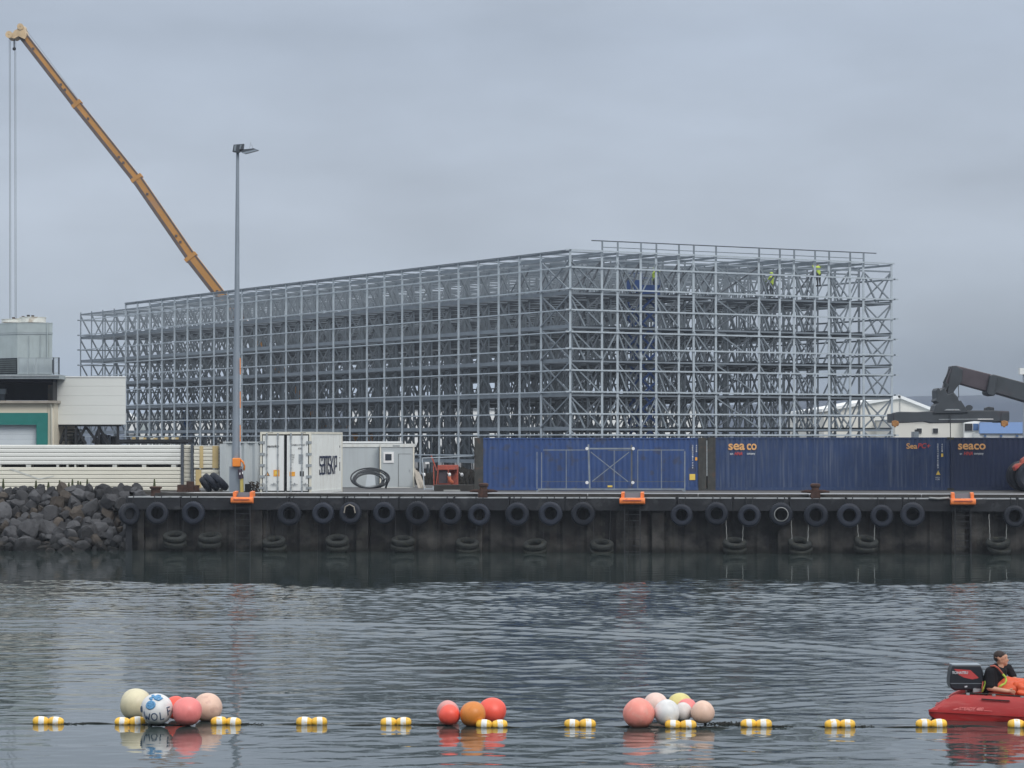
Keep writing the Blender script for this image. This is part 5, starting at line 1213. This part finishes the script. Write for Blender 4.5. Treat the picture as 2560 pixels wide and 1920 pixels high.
g = MB(); g.add([(-900,590,GZ-.3),(900,590,GZ-.3),(1500,1460,GZ-.3),(-1500,1460,GZ-.3)], [(0,1,2,3)]); structure('shore_ground', g, M['hill_haze_blue'])

# ------------------------------------------------------------------ buoys and the float line
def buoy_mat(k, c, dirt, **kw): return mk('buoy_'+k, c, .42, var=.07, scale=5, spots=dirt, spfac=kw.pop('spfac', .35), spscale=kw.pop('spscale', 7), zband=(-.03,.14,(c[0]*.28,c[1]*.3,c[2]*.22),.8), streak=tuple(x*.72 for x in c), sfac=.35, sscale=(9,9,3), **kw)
buoy_mat('cream', (.62,.57,.40), (.48,.42,.30)); buoy_mat('white', (.66,.66,.66), (.50,.50,.50)); buoy_mat('pink', (.78,.22,.21), (.70,.17,.16)); buoy_mat('peach', (.70,.48,.38), (.50,.30,.25), spfac=.5)
buoy_mat('red', (.82,.10,.065), (.68,.08,.06)); buoy_mat('orange', (.60,.20,.03), (.45,.13,.03), spfac=.5); buoy_mat('salmon', (.78,.27,.22), (.70,.40,.33)); buoy_mat('lemon', (.62,.56,.22), (.55,.40,.22)); buoy_mat('oldpink', (.62,.28,.26), (.5,.3,.28))
buoy_mat('greyed', (.62,.58,.56), (.50,.42,.40)); buoy_mat('blush', (.72,.52,.46), (.60,.36,.32))
def buoy(px, py, rpx, ywl, m_, lab, grp, sc=(1,1,1)):
    D = EYE*F/(ywl-1102); c = P(px, py, D); r = rpx/ppm(D)
    t = thing('buoy', lab, 'buoy', (c.x, c.y, 0), grp)
    mb = MB(); mb.ball(c, r, 32, 22, sc); ph = [rng.uniform(0, 6.3) for _ in range(4)]
    for k, v in enumerate(mb.v):
        d = Vector(v)-c; n_ = d.normalized(); f = 1+.018*math.sin(3*n_.x+ph[0])*math.sin(2.5*n_.z+ph[1])+.012*math.sin(5*n_.y+ph[2]+4*n_.z)-(.06 if n_.z < -.80 else 0)*(-n_.z-.80)*5; mb.v[k] = tuple(c+d*f)
    part('shell', mb, M['buoy_'+m_], t, True)
    mb = MB(); ea = Vector((rng.uniform(-.5,.5), rng.uniform(-.3,.6), -1)).normalized(); mb.tube([c+ea*r*.93, c+ea*r*1.14], [r*.16, r*.11], 12); part('rope_eye', mb, M['letter_dark'], t, True)
    return t, c, r
g1_ = 'left cluster of round buoys'; g2_ = 'middle cluster of round buoys'; g3_ = 'right cluster of round buoys'
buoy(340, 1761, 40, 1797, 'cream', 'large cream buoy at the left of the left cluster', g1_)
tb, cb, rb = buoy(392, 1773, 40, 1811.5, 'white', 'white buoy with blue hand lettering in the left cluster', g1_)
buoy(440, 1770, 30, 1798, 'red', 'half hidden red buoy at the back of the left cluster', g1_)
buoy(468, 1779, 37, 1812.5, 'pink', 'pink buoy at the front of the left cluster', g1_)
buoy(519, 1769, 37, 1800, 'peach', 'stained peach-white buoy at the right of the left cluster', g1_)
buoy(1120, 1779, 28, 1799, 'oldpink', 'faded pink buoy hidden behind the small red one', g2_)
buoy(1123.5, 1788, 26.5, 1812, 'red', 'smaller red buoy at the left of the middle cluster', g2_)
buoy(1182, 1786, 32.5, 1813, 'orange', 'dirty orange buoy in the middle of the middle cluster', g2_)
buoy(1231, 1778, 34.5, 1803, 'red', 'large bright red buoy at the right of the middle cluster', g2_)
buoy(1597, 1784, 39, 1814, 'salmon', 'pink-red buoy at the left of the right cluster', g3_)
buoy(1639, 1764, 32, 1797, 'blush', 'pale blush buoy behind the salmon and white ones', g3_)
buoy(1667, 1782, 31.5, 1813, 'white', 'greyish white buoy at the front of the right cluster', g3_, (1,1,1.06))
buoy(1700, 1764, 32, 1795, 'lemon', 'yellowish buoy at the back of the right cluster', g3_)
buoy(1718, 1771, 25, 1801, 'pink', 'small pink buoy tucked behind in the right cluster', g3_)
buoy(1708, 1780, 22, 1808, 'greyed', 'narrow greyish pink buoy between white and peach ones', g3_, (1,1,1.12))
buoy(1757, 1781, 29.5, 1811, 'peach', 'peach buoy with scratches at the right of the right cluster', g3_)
mk('ink_blue', (.10,.28,.50), .5, var=.2, scale=20); mk('ink_dark', (.05,.08,.14), .5, var=.2, scale=20)
def on_ball(nm, m_, strokes, x0, x1, z0, z1, rad=.011, rot=0):
    """hand-drawn strokes wrapped on the sphere; angles in radians seen from the water side"""
    mb = MB(); cx, cz = (x0+x1)/2, (z0+z1)/2
    for st in strokes:
        pts = []
        for (a, b_), (c_, d_) in zip(st[:-1], st[1:]):
            for k in range(4):
                u = a+(c_-a)*k/4; v = b_+(d_-b_)*k/4; pts.append((u, v))
        pts.append(st[-1]); q = []
        for u, v in pts:
            dx, dz = (u-.5)*(x1-x0), (v-.5)*(z1-z0)
            az_ = cx + dx*math.cos(rot)-dz*math.sin(rot); el_ = cz + dx*math.sin(rot)+dz*math.cos(rot)
            q.append(cb + Vector((math.sin(az_)*math.cos(el_), -math.cos(az_)*math.cos(el_), math.sin(el_)))*(rb*1.008-rad*.15))
        mb.tube(q, rad, 8)
    part(nm, mb, M[m_], tb, True)
ring = [(.5+.5*math.cos(a*math.pi/8), .5+.5*math.sin(a*math.pi/8)) for a in range(17)]
on_ball('hand_lettering', 'ink_dark', [[(0,1),(.25,0),(.5,.55),(.78,.05),(1,.95)]], -.80, -.34, -.62, -.10, .013, -.15)
on_ball('hand_lettering', 'ink_dark', [ring], -.22, .16, -.62, -.16, .013)
on_ball('hand_lettering', 'ink_dark', [[(0,1),(.15,0),(1,.08)]], .34, .66, -.58, -.08, .013, .1)
on_ball('hand_lettering', 'ink_dark', [[(.1,0),(.0,1),(1,.95)],[(.05,.5),(.8,.5)]], .86, 1.12, -.30, .20, .012, .25)
on_ball('hand_lettering', 'ink_dark', [ring], -1.22, -1.02, -.12, .22, .012)
on_ball('blue_patch', 'ink_blue', [ring, [(.2,.25),(.8,.3)], [(.15,.5),(.85,.55)], [(.25,.75),(.75,.75)]], -.56, -.02, .14, .58, .024, .1)
on_ball('hand_lettering', 'ink_blue', [[(1,.75),(.72,1),(.45,.7),(.42,.3),(.7,0),(1,.3),(.75,.55),(.45,.4)], [(.0,.9),(.2,1),(.3,.6),(.0,.3),(.25,.05)]], -.55, .62, .70, 1.10, .022, .0)

fl_px = [(102,1802),(140,1802),(306,1803),(343,1803),(547,1803.5),(584,1803.5),(761,1804),(798,1804),(971,1804.5),(1009,1804.5),(1210,1810),(1249,1810),(1430,1809),(1469,1809),(1682,1811),(1720,1811),(1871,1809),(1909,1809),(2081.5,1810),(2118.5,1810),(2309,1809),(2346.5,1809),(2540.5,1810),(2578,1811)]
mb = MB(); prof = [(.001,-.137),(.030,-.135),(.056,-.122),(.074,-.096),(.086,-.052),(.089,-.040),(.091,0),(.089,.040),(.086,.052),(.074,.096),(.056,.122),(.030,.135),(.001,.137)]
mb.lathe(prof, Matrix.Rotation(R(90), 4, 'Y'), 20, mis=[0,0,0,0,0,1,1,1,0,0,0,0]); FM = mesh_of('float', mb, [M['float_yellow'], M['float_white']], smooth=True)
fpos = []
where = ['by the left picture edge','left below the left buoys','right of the left buoy cluster','in open water left of centre','left of the middle buoy cluster','in front of the big red buoy','between the middle and right clusters','in front of the right buoy cluster','right of the right buoy cluster','in open water right of centre','left of the boat stern','under the red boat at the picture edge']
for i, (px, py) in enumerate(fl_px):
    D = EYE*F/(py+8-1102); c = W(px, py+8); o = bpy.data.objects.new('line_float', FM); COL.objects.link(o)
    o.location = (c.x, c.y, .048+rng.uniform(-.006,.006)); o.rotation_euler = (R(rng.uniform(0,360)), R(rng.uniform(-5,5)), R(rng.uniform(-10,10))); q = rng.uniform(1.04,1.14); o.scale = (q, q*.98, q*rng.uniform(.94,1.04))
    fpos.append(Vector((c.x, c.y, .0)))
    o['label'] = ('left' if i % 2 == 0 else 'right')+' yellow and white float of the pair '+where[i//2]; o['category'] = 'float'; o['group'] = 'yellow and white floats strung on the rope'
pts = [W(-120,1811)] ; pts[0].z = -.01
for i, p_ in enumerate(fpos):
    pts.append(Vector((p_.x, p_.y, .012)))
    if i % 2 == 1 and i < len(fpos)-1:
        q_ = fpos[i+1]
        for k in range(1, 8): u = k/8; pts.append(p_.lerp(q_, u)+Vector((0, .14*math.sin(u*math.pi)*(1 if i % 4 == 1 else -1)+rng.uniform(-.03,.03), .008-.016*math.sin(u*math.pi*2+i))))
pts.append(Vector((14, 48.6, -.01)))
mb = MB(); mb.tube([Vector((p_.x,p_.y,p_.z-.012)) for p_ in pts], .016, 6); thing('float_line', 'dark rope carrying the yellow and white floats across the water', 'rope', pts[0], mb=mb, mats=M['rope_dark'], smooth=True)
mb = MB()
for i in (1,3,5,9,15,17,19,21):
    if i < len(fpos):
        for k in range(26): p_ = fpos[i]+Vector((.14+rng.random()*.45*rng.random(), rng.uniform(-.06,.06), 0)); mb.bar(p_, p_+Vector((rng.uniform(-.05,.12), rng.uniform(-.03,.03), rng.uniform(.005,.03))), .02, .012)
for k in range(150): p_ = W(rng.uniform(1775, 1890), 1811+rng.uniform(-4,3)); mb.bar(p_-Vector((0,0,.01)), p_+Vector((rng.uniform(-.08,.12), rng.uniform(-.05,.05), rng.uniform(.005,.03))), .02, .012)
thing('seaweed', 'dark weed clinging along the float line', 'seaweed', fpos[15], mb=mb, mats=M['rope_dark'], kind='stuff')

# ------------------------------------------------------------------ red boat
DB = 49.6; kb = ppm(DB)
bt = thing('red_boat', 'red plastic workboat with black outboard entering from the right', 'boat', (P(2480,1795,DB).x, DB, 0))
xs = P(2326, 1780, DB).x
def bx(px): return P(px, 1780, DB).x
# hull cross-sections along its length: outer side profile (y offset from near side, z) for the near half; mirrored
Lb = 4.25; BW = .70; yc = DB + .62
hd = Vector((math.cos(R(-15)), math.sin(R(-15)), 0)); hs = Vector((-hd.y, hd.x, 0)); org = Vector((xs+.14, yc, 0))
def H(l, s_, z): return org + hd*l + hs*s_ + Vector((0,0,z))
secs = []
NS = 26
for i in range(NS+1):
    l = Lb*i/NS
    f_ = i/NS
    wd = BW*(1-.0*f_) if f_ < .55 else BW*max(.12, math.sqrt(max(0, 1-((f_-.55)/.47)**2)))
    zt = np.interp(l, [0, .10, .28, .46, .62, 1.6, 3.0, 4.25], [.18, .22, .38, .48, .485, .46, .48, .64])
    zk = np.interp(l, [0, .5, 2.5, 4.25], [.165, .15, .09, .42]); zc = zk
    zb = np.interp(l, [0, .10, .25, 3.2, 4.25], [.12, .0, -.12, -.10, .30])
    st = np.interp(l, [0, .25, .5, 5], [.04, .08, .14, .14])
    prof = [(0, zb-.10), (-wd*.60, zb-.08), (-wd*.955, min(zc-.06, max(zb+.02, .0))), (-wd, zc), (-wd*1.0, zc+.035), (-wd*.96, zc+(zt-zc)*.55), (-wd*.885, zt-.05), (-wd*.83, zt-.005), (-wd*.76, zt), (-wd*.68, zt-.015), (-wd*.63, zt-.07), (-wd*.60, max(.05, zt-.30)) , (0, max(.04, zt-.34))]
    full = prof + [(-a, z) for a, z in prof[::-1][1:-1]]
    secs.append([H(l, a, z) for a, z in full])
mb = MB(); n_ = len(secs[0])
for s_ in secs: mb.v += [tuple(v) for v in s_]
for i in range(NS):
    for k in range(n_): mb.f.append([i*n_+k, (i+1)*n_+k, (i+1)*n_+(k+1) % n_, i*n_+(k+1) % n_]); mb.m.append(0)
mb.f.append(list(range(n_))); mb.f.append(list(range(NS*n_, NS*n_+n_))[::-1]); mb.m += [0, 0]
hull = part('hull', mb, M['hull_red'], bt, True, sharp=38)
mb = MB(); a = H(.62+.5, -BW*.80-.035, .475); mb.bar(H(.98, -BW*.95, .415), H(1.50, -BW*.95, .395), .03, .022); part('side_slot', mb, M['hull_seam'], bt)
mb = MB()
for i in range(NS-1): mb.bar(secs[i][3]-hs*.006, secs[i+1][3]-hs*.006, .02, .018)
part('chine_strip', mb, M['hull_red'], bt)
mb = MB(); mb.tube([H(.30,-BW*.80,.40), H(.7,-BW*.78,.505), H(1.2,-BW*.79,.50), H(1.75,-BW*.78,.475)], .014, 6); part('grab_line', mb, M['rope_dark'], bt, True)
for l_ in (.34, .72, 1.2, 1.72): mb = MB(); z_ = np.interp(l_, [.34,.72,1.2,1.72], [.41,.495,.485,.46]); mb.bar(H(l_-.03,-BW*.80,z_), H(l_+.03,-BW*.80,z_), .05, .04); part('line_cleat', mb, M['bar_steel'], bt)
hn = -hs
sideup = (Vector(secs[8][5])-Vector(secs[8][4])).normalized()
text('hull_lettering', 'STEADY 480', M['buoy_pink'], bt, H(.56, -BW*1.005, .20), hd, sideup, .46, .062, bold=.02, shear=.35, off=.012)
mb = MB(); mb.prism([H(.45,-BW*1.012,.215), H(.55,-BW*1.012,.245), H(.56,-BW*1.012,.225), H(.50,-BW*1.012,.205)], hn*.004); part('hull_swoosh', mb, M['buoy_pink'], bt)
mb = MB(); mb.bar(H(1.03,-BW*1.012,.205), H(1.18,-BW*1.012,.200), .004, .010); part('hull_swoosh', mb, M['buoy_pink'], bt)
# outboard motor
eng = thing('outboard_motor', 'black outboard motor with red flash on the boat stern', 'outboard motor', (P(2420,1690,DB).x, DB+.55, .5))
DE = DB+.35
c7 = lambda x, y: (2260+x*.15674, 1600+y*.15674)
def EP(nm, pts, m_, d0, dep, bev=0, par=None):
    mb = MB(); mb.prism([P(*c7(x, y), DE+d0) for x, y in pts], (0, dep, 0)); o = part(nm, mb, M[m_], par or eng)
    if bev: q = o.modifiers.new('b', 'BEVEL'); q.width = bev; q.segments = 4; q.angle_limit = R(20)
    return o
EP('cowl', [(775,405),(1225,405),(1260,490),(1282,640),(1270,760),(1240,800),(800,805),(745,760),(730,700),(735,600),(752,480)], 'cowl_black', 0, .40, .05)
EP('cowl_lid', [(768,390),(1222,390),(1232,412),(770,412)], 'cowl_top', .02, .36, .012)
EP('red_flash', [(800,462),(1060,480),(1190,600),(1180,610),(1090,628),(960,600),(880,560)], 'letter_red', -.008, .006)
EP('badge', [(965,735),(1010,730),(1010,752),(970,758)], 'letter_pale', -.01, .008)
text('motor_lettering', 'TOHATSU', M['letter_pale'], eng, P(*c7(765,542), DE-.012), X_, Z_, (1020-765)*.15674/ppm(DE), 44*.15674/ppm(DE), bold=.03, off=.003)
EP('seam', [(740,690),(1275,690),(1275,697),(740,697)], 'cowl_top', -.004, .004)
mb = MB(); mb.bar(P(*c7(1050,800),DE+.2), P(*c7(1040,1200),DE+.2), .14, .2); part('leg', mb, M['cowl_black'], eng)
mb = MB(); mb.bar(P(*c7(1230,690),DE+.2), P(*c7(1330,740),DE+.1), .05, .05); part('tiller', mb, M['cowl_black'], eng)
EP('clamp', [(1100,760),(1230,750),(1240,830),(1100,840)], 'bar_steel', .0, .3, .01)
# person in the boat
DP = DB+.42
def B(x, y, d=0): return P(*c7(x, y), DP+d)
pm_ = thing('person', 'man in a black t-shirt and orange bib trousers sitting in the red boat looking right', 'person', B(1450, 900))
head_c = B(1535, 285)
r1 = .001*1
hd_caps = [(B(1516,262), .106, B(1545,278), .104), (B(1545,325), .092, B(1585,345), .072), (B(1600,375), .045, B(1612,385), .038), (B(1635,318), .022, B(1650,325), .014), (B(1620,285),.03,B(1632,290),.02), (B(1545,400), .068, B(1530,470), .075)]
ear = [(B(1519,310,-.092), .015, B(1521,326,-.090), .010)]
torso = [(B(1395,740,.05), .17, B(1420,600,.05), .175), (B(1420,600,.05), .175, B(1500,520,.06), .165), (B(1410,480,-.10), .085, B(1640,445,.22), .08), (B(1380,760,.05), .18, B(1480,800,.05), .17)]
armn = [(B(1385,510,-.16), .082, B(1370,760,-.22), .066), (B(1370,770,-.22), .056, B(1640,815,-.24), .040), (B(1640,815,-.24), .036, B(1700,815,-.24), .040)]
armf = [(B(1660,450,.24), .078, B(1745,590,.22), .062), (B(1750,590,.22), .052, B(1765,730,.0), .038), (B(1765,730,.0), .034, B(1772,760,-.03), .037)]
legs = [(B(1450,850,-.05), .13, B(1900,760,-.10), .095), (B(1900,760,-.10), .09, B(1960,1150,-.10), .06), (B(1470,850,.25), .13, B(1920,720,.25), .095), (B(1920,720,.25), .09, B(1980,1150,.25), .06), (B(1960,1180,-.1),.055,B(2060,1190,-.1),.045), (B(1980,1180,.25),.055,B(2080,1190,.25),.045)]
fing = []
for k in range(4):
    a = B(1710, 800+k*16, -.262+.004*k); fing.append((a, .0125, a+Vector((.055-.006*k, -.0, -.006)), .0115)); fing.append((a+Vector((.055-.006*k,0,-.006)), .0115, a+Vector((.085-.008*k,.012,-.035)), .0095))
fing.append((B(1695,785,-.26), .014, B(1730,775,-.28), .012))
for k in range(4):
    a = B(1752+k*14, 775, -.045); fing.append((a, .0125, a+Vector((.008,-.0,-.045)), .0115)); fing.append((a+Vector((.008,0,-.045)), .0115, a+Vector((.0,.015,-.072)), .0095))
fing.append((B(1745,750,-.05), .013, B(1735,785,-.06), .011))
fleshy('body', hd_caps+ear+torso+armn+armf+legs+fing, M['skin'], pm_, vox=.0085, sm_=3)
big = lambda c, k_: [(a, r0*k_, b2, r1_*k_) for a, r0, b2, r1_ in c]
sleeve_n = (B(1385,510,-.16), .092, B(1372,725,-.21), .088); sleeve_f = (B(1660,450,.24), .088, B(1735,570,.22), .078)
fleshy('t_shirt', big(torso, 1.07)+[sleeve_n, sleeve_f, (B(1385,520,-.1), .12, B(1390,740,-.1), .13), (B(1470,450,.03),.10,B(1560,440,.08),.09)], M['shirt_black'], pm_, vox=.012, sm_=3)
fleshy('bib_trousers', big(legs[:4], 1.15)+[(B(1520,760,.02), .165, B(1640,700,.02), .15), (B(1640,700,.02), .14, B(1930,720,.02), .13)], M['oilskin_orange'], pm_, vox=.014, sm_=4)
# hair: a cap over the back and the top of the head
mb = MB(); mb.ball(B(1520,248), .112, 24, 16, (1.0,.93,.86)); mb.ball(B(1490,282), .092, 20, 12, (.80,.93,.85)); mb.ball(B(1562,226), .070, 18, 12, (1.0,.93,.55))
hair = part('hair', mb, M['hair_brown'], pm_, True)
# face: skin of the face front stands in front of the hair
fc = [(B(1575,290), .082, B(1580,325), .080), (B(1590,350), .060, B(1598,368), .046), (B(1650,312), .018, B(1660,328), .015), (B(1615,262), .045, B(1620,272), .04), (B(1640,350), .018, B(1640,356), .016), (B(1628,377),.03,B(1625,384),.028)]
fleshy('face', fc, M['skin'], pm_, vox=.008, sm_=2)
mb = MB(); 
for x, y, d_ in ((1612,288,-.062),): mb.ball(B(x,y,d_), .011, 8, 6)
part('eye', mb, M['window_dark'], pm_, True)
mb = MB(); mb.bar(B(1595,272,-.068), B(1628,270,-.052), .01, .008); part('eyebrow', mb, M['hair_brown'], pm_)
mb = MB(); mb.bar(B(1610,352,-.052), B(1645,347,-.03), .008, .007); part('mouth', mb, M['letter_red'], pm_)
mb = MB(); mb.tube([B(1519,302,-.100), B(1527,306,-.104), B(1526,322,-.102), B(1519,332,-.096)], .008, 8); part('ear', mb, M['skin'], pm_, True)
# straps
def strap(nm, pts, m_, r=.016):
    mb = MB(); mb.tube([B(*p_) for p_ in pts], r, 8); part(nm, mb, M[m_], pm_, True)
strap('orange_strap', [(1375,418,-.18),(1440,410,-.20),(1500,445,-.20),(1560,520,-.17),(1590,570,-.17)], 'rusty_orange', .017)
strap('yellow_edge', [(1575,545,-.18),(1615,590,-.18),(1632,650,-.19),(1610,695,-.20),(1560,720,-.21),(1515,755,-.22)], 'hi_yellow', .021)
strap('yellow_edge', [(1292,655,-.12),(1300,690,-.14),(1275,760,-.15),(1248,830,-.15)], 'hi_yellow', .017)
strap('orange_strap', [(1262,660,-.10),(1245,760,-.13),(1240,820,-.13)], 'rusty_orange', .014)
fleshy('jacket_flap', [(B(1800,740,-.1), .10, B(2000,720,-.1), .13), (B(1830,840,-.27), .045, B(1990,875,-.27), .045), (B(1860,760,-.2), .08, B(2000,800,-.2), .08)], M['oilskin_orange'], pm_, vox=.014, sm_=4)

# ------------------------------------------------------------------ haze
mb = MB(); mb.box((-2600, -40, -2.0), (2600, 2600, 56))
hz = structure('haze', mb, [], kind='stuff'); m = bpy.data.materials.new('haze'); m.use_nodes = True; n = m.node_tree; n.nodes.clear()
pv = n.nodes.new('ShaderNodeVolumePrincipled'); pv.inputs['Color'].default_value = (.80,.88,1.0,1); pv.inputs['Density'].default_value = .00022; pv.inputs['Anisotropy'].default_value = .2
ou = n.nodes.new('ShaderNodeOutputMaterial'); n.links.new(pv.outputs[0], ou.inputs['Volume']); hz.data.materials.append(m)
print('rocks', nrk, 'objects', len(bpy.data.objects))
